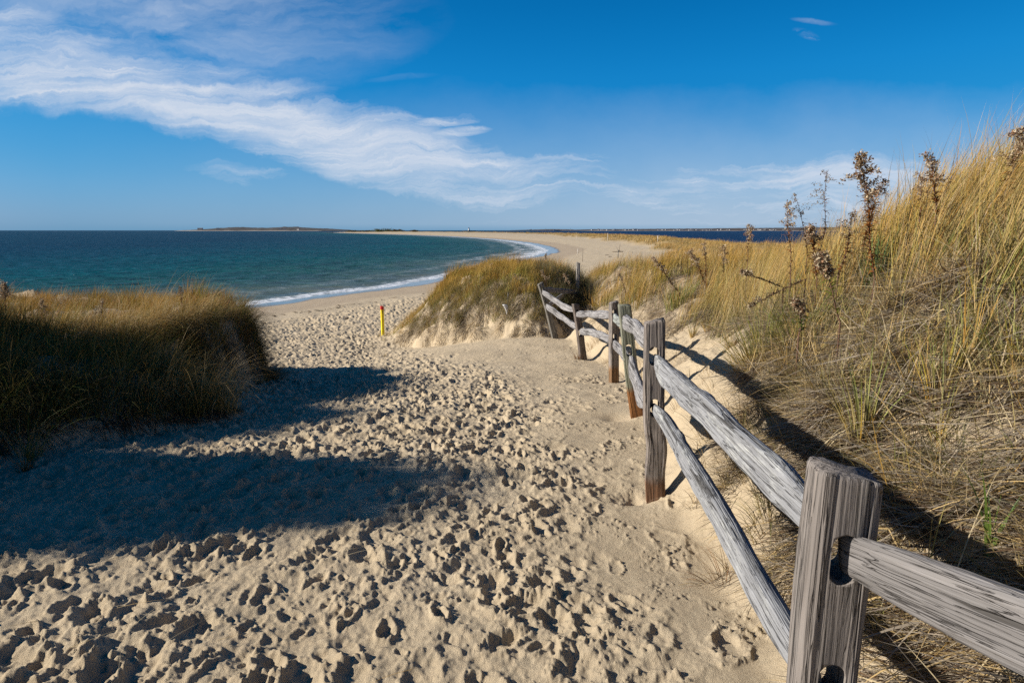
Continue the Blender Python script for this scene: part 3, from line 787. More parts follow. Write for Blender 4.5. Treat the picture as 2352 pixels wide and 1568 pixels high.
def make_post(parent, top, bot, w, t, yaw, mat, seed, slots, label=None, kink=0):
    A = Vector(bot); B = Vector(top)
    A = A + (A - B).normalized() * .35       # buried foot
    Lp = (B - A).length
    hint = Vector((math.sin(yaw), -math.cos(yaw), 0))
    mw = frame_z(A, B, hint)
    n, m = (300, 150) if A.y < 2 and A.y > 0 else (150, 110)
    th = np.linspace(0, 2 * PI, n, endpoint=False)
    c, s_ = np.cos(th), np.sin(th)
    e = .27
    bx = np.sign(c) * np.abs(c) ** e; by = np.sign(s_) * np.abs(s_) ** e
    rings = np.zeros((m, n, 3))
    zz = np.linspace(0, Lp, m)
    per = np.cumsum(np.hypot(np.diff(np.append(bx, bx[0])) * w, np.diff(np.append(by, by[0])) * t)) * .5
    for k, z in enumerate(zz):
        g = gnoise(per * 55, np.full(n, z * 1.3), seed) ; g2 = gnoise(per * 22, np.full(n, z * .7), seed + 5)
        gc = gnoise(per * 30, np.full(n, z * .55), seed + 33)
        d = -.0035 * np.abs(g) - .010 * np.exp(-(np.abs(gc) / .022) ** 2) * np.clip(.5 + gnoise(per * 9, np.full(n, z * .8), seed + 35) * 2, 0, 1) - .006 * np.clip(g2 - .15, 0, 1) + .0015 * gnoise(per * 130, np.full(n, z * 4), seed + 8)
        q = min(1, (Lp - z) / .009)
        sc = (1 - .05 * (1 - q) ** 2) * (1 + .05 * math.sin(z * 2.3 + seed))
        ox = .008 * math.sin(z * 3.1 + seed) + kink * math.exp(-((z - Lp * .45) / .12) ** 2)
        rings[k, :, 0] = (bx * w / 2) * sc + np.sign(bx) * d * np.abs(bx) + ox
        rings[k, :, 1] = (by * t / 2) * sc + np.sign(by) * d * np.abs(by)
        rings[k, :, 2] = z + (.006 * gnoise(bx * 1.1 + seed, by * 1.1, seed) if k > m - 4 else 0) + (.012 * bx * (1 if seed % 2 else -1) if k > m - 4 else 0)
    o = tube_mesh('post', rings, mat, parent, mw)
    for hz in slots:                      # slot centres, metres below the top
        bm = bmesh.new()
        hw, hh = (.030, .062)
        pts = []
        for k in range(9):
            a = PI * k / 8; pts.append((hw * math.cos(a), hh - hw + hw * math.sin(a)))
        for k in range(9):
            a = PI + PI * k / 8; pts.append((hw * math.cos(a), -hh + hw + hw * math.sin(a)))
        f = bm.faces.new([bm.verts.new((p[0] + .004, -.3, Lp - hz + p[1])) for p in pts])
        r = bmesh.ops.extrude_face_region(bm, geom=[f])
        bmesh.ops.translate(bm, vec=(0, .6, 0), verts=[v for v in r['geom'] if isinstance(v, bmesh.types.BMVert)])
        bmesh.ops.recalc_face_normals(bm, faces=bm.faces)
        cu = bm_obj('cut', bm, mat); cu.matrix_world = mw
        md = o.modifiers.new('b', 'BOOLEAN'); md.operation = 'DIFFERENCE'; md.object = cu; md.solver = 'EXACT'
        bpy.context.view_layer.update()
        dg = bpy.context.evaluated_depsgraph_get()
        me = bpy.data.meshes.new_from_object(o.evaluated_get(dg))
        o.modifiers.clear(); old = o.data; o.data = me; bpy.data.meshes.remove(old)
        cm = cu.data; bpy.data.objects.remove(cu); bpy.data.meshes.remove(cm)
    if label: o['label'] = label
    return o

def make_rail(parent, A, B, hA, hB, mat, seed, thick=.6, bow=(0, 0), knots=(), label=None, rot=0.0):
    A = Vector(A); B = Vector(B)
    L = (B - A).length
    mw = frame_z(A, B, Vector((0, 0, 1)))
    # frame: local -? hint=up -> local y or x: compute up in local
    n, m = (160, 220) if min(A.y, B.y) < 1.5 else (56, 150)
    th = np.linspace(0, 2 * PI, n, endpoint=False) + rot
    # irregular split wedge cross-section (polygon support function)
    cor = [(-.46, -.5), (.42, -.42), (.5, .1), (.22, .5), (-.3, .46), (-.52, 0)]
    r = np.zeros(n)
    rs = np.random.RandomState(seed)
    cor = [(a + rs.uniform(-.07, .07), b + rs.uniform(-.07, .07)) for a, b in cor]
    nor = []
    for k in range(len(cor)):
        a = np.array(cor[k]); b = np.array(cor[(k + 1) % len(cor)]); e = b - a
        nn = np.array([e[1], -e[0]]); nn = nn / np.hypot(*nn); nor.append((nn, float(nn @ a)))
    dx, dy = np.cos(th), np.sin(th)
    inv = np.zeros(n)
    for nn, dd in nor:
        q = np.clip((dx * nn[0] + dy * nn[1]) / dd, 1e-4, None); inv = inv + q ** 9
    r = 1 / inv ** (1 / 9.)
    px, py = dx * r, dy * r
    rings = np.zeros((m, n, 3)); T_ = np.linspace(0, 1, m)
    for k, t in enumerate(T_):
        z = t * L
        hh = hA + (hB - hA) * t
        hh *= 1 + .13 * float(gnoise(z * 1.4, seed * 3.3, seed)) + .06 * float(gnoise(z * 5, seed, seed + 3))
        e = min(t * L, (1 - t) * L)
        tap = .62 + .38 * min(1, e / .28) ** .8 if e < .28 else 1
        tap2 = .5 + .5 * min(1, e / .28) ** .8 if e < .28 else 1
        oy = bow[0] * math.sin(PI * t) + bow[1] * math.sin(2 * PI * t) + .012 * float(gnoise(z * 1.9, 4.4, seed + 9))
        ox = .014 * float(gnoise(z * 1.5, 9.4, seed + 11))
        g = gnoise(th * 5, np.full(n, z * .9), seed + 2) + .0
        d = 1 - .05 * np.abs(g) - .035 * np.abs(gnoise(th * 13, np.full(n, z * 1.6), seed + 4)) + .03 * gnoise(th * 4, np.full(n, z * 9), seed + 6)
        for (kt, ka, kr, kw) in knots:
            ddz = (z - kt * L) / kw
            da = (th - ka + PI) % (2 * PI) - PI
            d = d + kr * np.exp(-ddz ** 2 - (da / .55) ** 2) - kr * .9 * np.exp(-(ddz / .35) ** 2 - (da / .2) ** 2)
        Y = px * d * hh * tap + oy          # vertical extent
        X = py * d * hh * thick * tap2 + ox
        rings[k, :, 0] = X; rings[k, :, 1] = -Y if False else Y; rings[k, :, 2] = z
    # local axes: x = up x z (horizontal), y = z cross x
    o = tube_mesh('rail', rings, mat, parent, mw)
    # reshuffle so that the 'hh' extent is along world up
    if label: o['label'] = label
    return o

def build_fence():
    f = empty('split_rail_fence', (.9, 4.0, tz(.9, 4.0)), 'weathered grey split-rail wooden fence zigzagging down the right edge of the sand path', 'fence')
    bpy.context.view_layer.update()
    W1 = mat_wood('post_wood_near', (.205, .182, .165), lichen=.12, seed=1)
    W2 = mat_wood('post_wood_second', (.25, .215, .19), lichen=.1, rust=.52, rustc=(.25, .13, .07), seed=2)
    W3 = mat_wood('post_wood_green', (.27, .265, .215), lichen=.3, rust=.62, rustc=(.30, .12, .035), tint=.5, seed=3)
    W4 = mat_wood('post_wood_plain', (.27, .235, .21), lichen=.15, rust=.52, rustc=(.30, .17, .08), seed=4)
    W5 = mat_wood('post_wood_dark', (.17, .14, .12), lichen=.05, seed=5)
    W6 = mat_wood('post_wood_far', (.22, .205, .18), lichen=.1, seed=6)
    R1 = mat_wood('rail_wood_lichen', (.25, .255, .265), light=(.52, .53, .50), lichen=.6, seed=7)
    R2 = mat_wood('rail_wood_grey', (.28, .27, .27), light=(.46, .46, .45), lichen=.3, seed=8)
    R3 = mat_wood('rail_wood_near', (.19, .18, .175), lichen=.05, seed=9)
    R4 = mat_wood('rail_wood_green', (.26, .275, .26), light=(.48, .51, .45), lichen=.6, seed=10)
    W7 = mat_wood('post_wood_pale', (.42, .39, .35), lichen=.3, seed=12)
    def inv(mw_obj):  # keep world placement under the empty
        mw_obj.matrix_world = mw_obj.matrix_world
    posts = [  # top(u,v), base(u,v), y, w, t, yaw, mat, slots, label
        ((1940, 1078), (1872, 1760), 1.35, .132, .105, -.10, W1, (.195, .52), 'thick weathered post with a dark rounded slot near the camera', 0),
        ((1501, 736), (1506, 1146), 4.0, .128, .115, -.12, W2, (.225, .57), 'post with a kinked left edge and orange-brown foot', -.018),
        ((1432, 700), (1463, 945), 6.1, .125, .10, -.1, W3, (.16, .45), 'leaning greenish post with a rusty orange foot', 0),
        ((1408, 693), (1411, 866), 8.3, .115, .10, .3, W4, (.155, .48), 'upright plain grey post with a light brown foot', 0),
        ((1321, 698), (1340, 826), 11.0, .12, .10, .35, W5, (.16, .52), 'leaning dark brown post at the bend of the fence', 0),
        ((1241, 650), (1272, 765), 13.5, .125, .10, .3, W6, (.15, .5), 'strongly leaning post against the hummock', 0),
        ((1328, 603), (1325, 668), 16.6, .10, .10, 0, W7, (), 'pale post standing in the grass of the crest', 0)]
    tops = []
    for i, (tp, bs, y, w, t, yaw, mt, sl, lb, kk) in enumerate(posts):
        T = at(tp[0], tp[1], y); B = at(bs[0], bs[1], y)
        zg = tz(B.x, B.y)
        if i == 0:
            k = (zg - T.z) / (B.z - T.z); B = T + (B - T) * k
        o = make_post(f, T, B, w, t, yaw, mt, 11 + i * 7, sl, lb, kk)
        print('post', i, 'base', [round(q, 2) for q in B], 'ground', round(zg, 2), 'len', round((T - B).length, 2))
    # corner post behind the camera's right shoulder
    P0 = Vector((1.55, -1.25, tz(1.55, -1.25)))
    make_post(f, P0 + Vector((0, 0, .95)), P0, .14, .11, -.3, W4, 3, (.275, .66))
    z0 = P0.z + .95
    rails = [  # A, B, hA, hB, mat, seed, thick, bow, knots, label, rot
        (at(1506, 826, 4.0), at(1893, 1214, 1.36), .135, .125, R1, 21, .62, (.012, -.006), ((.52, 1.0, .28, .07),), 'thick knotty upper rail with pale lichen along its edges'),
        (at(1503, 935, 4.02), at(1868, 1560, 1.36), .085, .10, R1, 22, .8, (.03, .012), ((.30, .6, .4, .06), (.88, 2.0, .25, .05)), 'thin knobbly lower rail'),
        (at(1945, 1268, 1.34), Vector((1.5, -1.2, z0 - .22)), .15, .165, R3, 23, .45, (-.02, .0), ((.3, .4, .06, .05),), 'wide smooth brown-grey rail with curved grain leaving the near post'),
        (at(1917, 1600, 1.33), Vector((1.5, -1.2, z0 - .67)), .10, .12, R2, 24, .6, (.0, .0), (), None),
        (at(1436, 735, 6.1), at(1500, 790, 4.02), .15, .165, R2, 25, .55, (.01, .0), (), 'deep upper rail with splintered top edge'),
        (at(1447, 822, 6.1), at(1492, 925, 4.02), .11, .13, R2, 26, .7, (-.035, .02), (), None),
        (at(1409, 727, 8.3), at(1436, 744, 6.15), .10, .12, R4, 27, .6, (.0, .0), (), None),
        (at(1411, 787, 8.3), at(1444, 822, 6.15), .11, .12, R2, 28, .6, (.0, .0), (), None),
        (at(1325, 721, 11.0), at(1406, 724, 8.32), .13, .12, R2, 29, .6, (.01, .0), ((.12, .5, .1, .04),), None),
        (at(1333, 762, 11.0), at(1408, 782, 8.32), .12, .11, R2, 30, .6, (.04, .0), (), None),
        (at(1246, 671, 13.5), at(1322, 712, 11.02), .12, .12, R2, 31, .6, (-.03, .02), (), None),
        (at(1254, 702, 13.5), at(1334, 757, 11.02), .12, .11, R2, 32, .6, (.0, .0), (), None),
        (at(1247, 665, 13.6), at(1326, 672, 16.4), .12, .13, R3, 33, .6, (.0, .0), (), 'shaded rail crossing the notch behind the corner'),
        (at(1258, 701, 13.7), at(1296, 674, 15.6), .11, .10, R2, 34, .6, (.0, .0), (), 'fallen rail lying in the notch'),
    ]
    for (A, B, ha, hb, mt, sd, th, bw, kn, lb) in rails:
        make_rail(f, A, B, ha, hb, mt, sd, th, bw, kn, lb)
    bpy.context.view_layer.update()
    return f

# ------------------------------------------------------------------ POSTS, SIGNS, DRIFTWOOD
def build_marker():
    B = at(880, 777, 21.0); z = tz(B.x, B.y)
    T = at(880, 702, 21.0); H = T.z - z
    e = empty('marker_post', (B.x, B.y, z), 'yellow square marker post with a red top at the foot of the path', 'marker post', rz=.55)
    w = .09
    bm = bmesh.new(); bm_box(bm, (0, 0, H * .43), (w, w, H * .88)); bmesh.ops.bevel(bm, geom=bm.edges[:], offset=.004, segments=1, affect='EDGES')
    bm_obj('shaft', bm, M['yellow'], e)
    bm = bmesh.new(); h0 = H * .87
    vs = [bm.verts.new((sx * w * .52, sy * w * .52, h)) for h in (h0, H * .98) for sx, sy in ((-1, -1), (1, -1), (1, 1), (-1, 1))]
    tip = bm.verts.new((0, 0, H))
    for k in range(4):
        a, b = k, (k + 1) % 4
        bm.faces.new([vs[a], vs[b], vs[b + 4], vs[a + 4]]); bm.faces.new([vs[a + 4], vs[b + 4], tip])
    bm.faces.new(vs[3::-1])
    bm_obj('painted_top', bm, M['red'], e)
    bm = bmesh.new()
    zc = H * .80
    for (dx, dz, sx, sz) in ((-.014, 0, .008, .085), (.014, 0, .008, .085), (0, .04, .03, .009), (0, -.04, .03, .009), (0, 0, .03, .007)):
        bm_box(bm, (dx, -w / 2 - .001, zc + dz), (sx, .004, sz))
    bm_obj('marking', bm, M['black'], e)
    bm = bmesh.new()
    for dz in (.03, .0, -.03): bm_box(bm, (-w / 2 - .001, 0, zc + dz), (.004, .014, .014))
    bm_obj('marking', bm, M['black'], e)

def build_bent_sign():
    B = hit(1167, 728, 12); y = B.y; T = at(1167, 671, y)
    e = empty('trail_marker', (B.x, B.y, B.z), 'bent white plastic strip on a thin dark rod stuck in the hummock face', 'marker')
    H = T.z - B.z
    n = 12
    th = np.linspace(0, 2 * PI, n, endpoint=False)
    rings = np.stack([np.stack([.009 * np.cos(th), .009 * np.sin(th), np.full(n, q)], 1) for q in np.linspace(-.25, H, 8)])
    tube_mesh('rod', rings, M['steel'], e, Matrix.Translation(B))
    V = []; m = 12
    for k in range(m + 1):
        t = k / m; zz = .0 + t * H * .52
        off = .09 * t ** 2.2; w = .05
        for yy in (-.016, -.019):
            V += [(-w - off + .02 * (1 - t), yy - .05 * t ** 2, zz), (.006 - off * .35, yy - .02 * t, zz)]
    V = np.array(V); Q = []
    for k in range(m):
        a = 4 * k; Q += [(a, a + 1, a + 5, a + 4), (a + 3, a + 2, a + 6, a + 7), (a + 1, a + 3, a + 7, a + 5), (a + 2, a, a + 4, a + 6)]
    Q += [(0, 2, 3, 1), (4 * m, 4 * m + 1, 4 * m + 3, 4 * m + 2)]
    o = np_mesh('strip', V, np.array(Q), None, M['white'], e, True); o.matrix_parent_inverse = Matrix()

def stick(name, pts, r0, r1, mat, label, cat, group=None, parent=None, n=8):
    pts = [Vector(p) for p in pts]
    th = np.linspace(0, 2 * PI, n, endpoint=False); rings = []
    m = len(pts)
    for i, p in enumerate(pts):
        d = (pts[min(i + 1, m - 1)] - pts[max(i - 1, 0)]).normalized()
        u = d.cross(Vector((.3, .9, .1))); u.normalize(); v = d.cross(u)
        r = r0 + (r1 - r0) * i / (m - 1)
        rings.append([tuple(p + (u * math.cos(a) + v * math.sin(a)) * r * (1 + .15 * math.sin(3 * a + i))) for a in th])
    o = tube_mesh(name, np.array(rings), mat, parent, (Matrix.Translation(parent.location) @ parent.rotation_euler.to_matrix().to_4x4()) if parent else Matrix())
    if label: tag(o, label, cat, group)
    return o

def build_beach_bits():
    # marker stakes along the spit: (u, vtop, vbase, y, r, mat, label)
    L = [(1338.5, 571, 592, 80, .05, 'drift', 'thin reddish stake on the beach above the grassy hummock'),
         (1420, 575, 584, 84, .09, 'steel', 'short dark post on the open sand near the grass edge'),
         (1326, 571, 575.5, 104, .10, 'paledrift', 'short pale stump leaning on the smooth sand'),
         (1396, 536, 547, 190, .13, 'paledrift', 'pale wooden post in the golden dune grass above the beach'),
         (1325, 540, 546, 240, .12, 'paledrift', 'small pale post at the edge of the far dunes'),
         (1254, 524, 538, 420, .12, 'steel', 'tall thin pole far along the spit, nearer the surf'),
         (1310.5, 524, 539, 420, .12, 'steel', 'tall thin pole on the far dunes before the bay'),
         (1511, 540.5, 546, 150, .08, 'white', 'small white marker post on the dune before the bay')]
    for (u, vt, vb, y, r, mt, lb) in L:
        T = at(u, vt, y); z = tz(T.x, T.y) - .3
        lean = .12 if 'lean' in lb else .02
        stick('stake' if y < 200 else 'pole', [(T.x, y, z), (T.x + lean * .5, y, (z + T.z) / 2), (T.x + lean, y, T.z)], r * .6, r * .5, M[mt], lb, 'post')
    # forked driftwood branch
    y = 110; x = at(1424, 569, y).x; z = tz(x, y)
    e = empty('driftwood_branch', (x, y, z), 'forked dead branch standing on the open beach', 'driftwood')
    stick('branch', [(0, 0, 0), (-.1, 0, .7), (.03, 0, 1.5)], .05, .02, M['drift'], None, None, parent=e)
    stick('branch', [(0, 0, .05), (-.4, 0, .5), (-.75, 0, 1.0)], .04, .015, M['drift'], None, None, parent=e)
    stick('log', [(-1.3, 0, .08), (0, .05, .1), (.6, 0, .1)], .07, .05, M['drift'], None, None, parent=e)
    # driftwood pieces
    for k, (u, v, y, l) in enumerate(((1390, 579, 98, .7), (1398, 582, 90, .5), (1325, 562, 118, .5), (1452, 566, 104, .5), (1302, 550, 190, 1.2), (1265, 549, 210, 1.0), (800, 733, 27.5, .35))):
        x = at(u, v, y).x; z = tz(x, y) + .03; a = k * 1.3
        stick('driftwood', [(x, y, z), (x + l * .5 * math.cos(a * .3), y + .1, z + .03), (x + l * math.cos(a * .3), y + .2, z)], .05, .03, M['drift'],
              ('small dark driftwood piece on the bare beach, seen above the hummock' if k < 6 else 'dark driftwood scrap on the sand left of the yellow marker post'), 'driftwood', 'driftwood pieces on the beach' if k < 6 else None)
    # seaweed line
    G = Grass(2)
    u = rng.uniform(0, 1, 2600)
    P = []
    ys = rng.uniform(20, 75, 24000); xs = rng.uniform(-22, 12, 24000)
    s = shore_s(xs, ys)
    k = (np.abs(s - 9.3 - .7 * gnoise(xs / 4, ys / 4, 44)) < .32 * rng.random(len(xs)) ** .5) & (rng.random(len(xs)) < .45 + .5 * gnoise(xs / 2, ys / 2, 46)) 
    k |= (np.abs(s - 11.6) < .9) & (rng.random(len(xs)) < .02)
    xs, ys = xs[k], ys[k]; n = len(xs)
    c = pick(['brown', 'brown'], [1, 1], n) * rng.uniform(.4, 1, n)[:, None]
    for q in range(3):
        x2 = xs + rng.normal(0, .08, n); y2 = ys + rng.normal(0, .08, n)
        G.add(np.stack([x2, y2, TZ(x2, y2) + .015], 1), rng.uniform(0, 6.28, n), rng.uniform(.1, .34, n), rng.uniform(.04, .09, n), np.full(n, 1.3), np.full(n, 1.7), c, c)
    tag(G.build('seaweed'), 'thin dark line of dried seaweed along the high tide mark', 'seaweed', kind='stuff')
    # dry straws lying on the path
    G = Grass(5)
    x = rng.uniform(-2.5, .9, 70); y = rng.uniform(1.9, 7, 70)
    n = 70; c = pick(['pale', 'straw', 'gold'], [3, 3, 1], n)
    G.add(np.stack([x, y, TZ(x, y) + .03], 1), rng.uniform(0, 6.28, n), rng.uniform(.06, .28, n), np.full(n, .0028), rng.uniform(1.3, 1.5, n), rng.uniform(1.6, 1.8, n), c, c)
    tag(G.build('straw_litter'), 'loose dry straws scattered on the trodden sand', 'straw', kind='stuff')

# ------------------------------------------------------------------ PLANTS
def goldenrod(u, v, ub, vb, y, size, label, fluff=1.0, leaves=1.0, bend=0.0, leafcol='rust', head=.35, nbr=9):
    y0_ = y
    if y < 7:
        ys_ = np.arange(2.6, y + .5, .1); q_ = [at(ub, vb, float(k_)) for k_ in ys_]
        cl_ = np.array([p_.z for p_ in q_]) - TZ([p_.x for p_ in q_], ys_)
        ok_ = np.nonzero(cl_ < .38)[0]
        y = float(ys_[ok_[0]]) if len(ok_) else float(ys_[int(np.argmin(cl_))])
        if ub < 600: y = y0_
    T = at(u, v, y); B = at(ub, vb, y)
    zg = tz(B.x, B.y)
    H = (T - B)
    e = empty('dried_goldenrod', (B.x, B.y, B.z), label, 'dead plant')
    m = 12; pts = []
    L = H.length
    side = Vector((1, .2, 0))
    for k in range(m):
        t = k / (m - 1)
        pts.append(H * t + side * (bend * L * math.sin(PI * t)) + Vector((.012 * L * math.sin(t * 9 + u), 0, 0)))
    dn = min(0, zg - B.z)
    pts = [Vector((0, 0, dn - .05))] + pts if dn < -.02 else pts
    r = .0019 * size
    stm = stick('stem', pts, r * 1.4, r * .5, M['stem'], None, None, parent=e, n=6)
    rs = np.random.RandomState(int(u * 3 + v))
    # withered leaves: curled ribbons along the stem
    nl = int(46 * leaves * max(.5, L / .6))
    G = Grass(4)
    def onstem(t):
        f = t * (m - 1); i = int(min(m - 2, f)); base = 0 if len(pts) == m else 1
        return pts[base + i].lerp(pts[base + i + 1], f - i)
    if nl > 3:
        P = np.array([tuple(onstem(rs.uniform(.05, 1 - head * .7))) for _ in range(nl)])
        c = (PALA[leafcol] * .8)[None] * rs.uniform(.5, 1.3, (nl, 1)) + 0
        c = np.where(rs.random((nl, 1)) < .3, PALA['brown'][None] * 1.2, c)
        G.add(P, rs.uniform(0, 6.28, nl), rs.uniform(.03, .075, nl) * size ** .5, rs.uniform(.006, .012, nl) * size ** .5, rs.uniform(.6, 1.4, nl), rs.uniform(1.9, 3.0, nl), c, c * .8)
        G.build('leaves', e)
    # fluffy seed head: side sprays thick with seed tufts
    G = Grass(2)
    P = []
    for b in range(nbr):
        t = 1 - head + head * (b + .5) / nbr
        o = onstem(min(.999, t))
        a = rs.uniform(0, 6.28); ln = L * head * .5 * (1 - .65 * (b / nbr)) * rs.uniform(.5, 1.3)
        ns = int(55 * fluff)
        q = rs.uniform(0, 1, ns)
        dx = np.cos(a) * ln * q; dz = ln * .35 * np.sin(q * 2.6); dyy = np.sin(a) * ln * q
        pr = np.stack([o.x + dx, o.y + dyy, o.z + dz], 1) + rs.normal(0, .006 * size, (ns, 3))
        P.append(pr)
    ns = int(90 * fluff)
    q = rs.uniform(1 - head * .9, 1, ns)
    P.append(np.array([tuple(onstem(min(.999, k))) for k in q]) + rs.normal(0, .009 * size, (ns, 3)))
    P = np.concatenate(P); n = len(P)
    c = np.where(rs.random((n, 1)) < .6, np.array([[.54, .44, .30]]), np.array([[.28, .16, .09]])) * rs.uniform(.6, 1.3, (n, 1))
    if fluff < .75: c = c * .7
    G.add(P, rs.uniform(0, 6.28, n), rs.uniform(.007, .014, n) * size, rs.uniform(.005, .008, n) * size, rs.uniform(0, 2.5, n), rs.uniform(0, 3, n), c, c)
    G.build('flower_head', e)
    return e

def tuft(u, v, y, label, n, L, W, cols, base, splay=.45, windt=.1, curl=.7, wind=PI / 2, R=.05, x=None):
    if x is None:
        p = hit(u, v, max(1.2, y - 1.5)); x = p.x; y = p.y
    z = tz(x, y)
    e = empty('grass_tuft', (x, y, z), label, 'grass tuft')
    G = Grass(6)
    a = rng.uniform(0, 6.28, n); r = R * np.sqrt(rng.random(n))
    P = np.stack([x + r * np.sin(a), y + r * np.cos(a), np.full(n, 0.)], 1); P[:, 2] = TZ(P[:, 0], P[:, 1]) - .02
    P -= np.array([[x, y, z]])
    sp = splay * rng.uniform(.2, 1.4, n) * (.3 + r / R)
    tx = sp * np.sin(a) + windt * np.sin(wind); ty = sp * np.cos(a) + windt * np.cos(wind)
    th = np.hypot(tx, ty)
    G.add(P, np.arctan2(tx, ty), rng.uniform(L[0], L[1], n), rng.uniform(.7, 1.3, n) * W, th * .6, th + curl * rng.uniform(.2, 1.5, n), pick(base[0], base[1], n), pick(cols[0], cols[1], n) * rng.uniform(.8, 1.2, (n, 1)))
    o = G.build('blades', e)
    return e

def leafy(name, c, rad, nleaf, ls, cols, label, cat, group=None, stems=5):
    """shrub: stems + leaf clumps"""
    e = empty(name, c, label, cat, group)
    C = Vector(c)
    for k in range(stems):
        a = k * 2.4; d = Vector((math.cos(a) * rad[0] * .6, math.sin(a) * rad[1] * .6, rad[2] * 1.3))
        stick('stem', [(0, 0, -.1), d * .5 + Vector((0, 0, .05)), d], .03 * rad[2], .01 * rad[2], M['stem'], None, None, parent=e, n=5)
    nc = 26
    cc = rng.normal(0, 1, (nc, 3)); cc /= np.linalg.norm(cc, axis=1)[:, None]; cc *= rng.uniform(.45, 1, (nc, 1)); cc[:, 2] = np.abs(cc[:, 2])
    i = rng.integers(0, nc, nleaf)
    p = cc[i] * np.array(rad)[None] + rng.normal(0, .17, (nleaf, 3)) * np.array(rad)[None]
    p[:, 2] = np.maximum(p[:, 2], 0)
    col = pick(cols[0], cols[1], nleaf) * rng.uniform(.6, 1.4, (nleaf, 1))
    G = Grass(2)
    G.add(p, rng.uniform(0, 6.28, nleaf), rng.uniform(.7, 1.3, nleaf) * ls, rng.uniform(.4, .6, nleaf) * ls, rng.uniform(0, 1.6, nleaf), rng.uniform(.5, 2.5, nleaf), col, col)
    G.build('foliage', e)
    return e

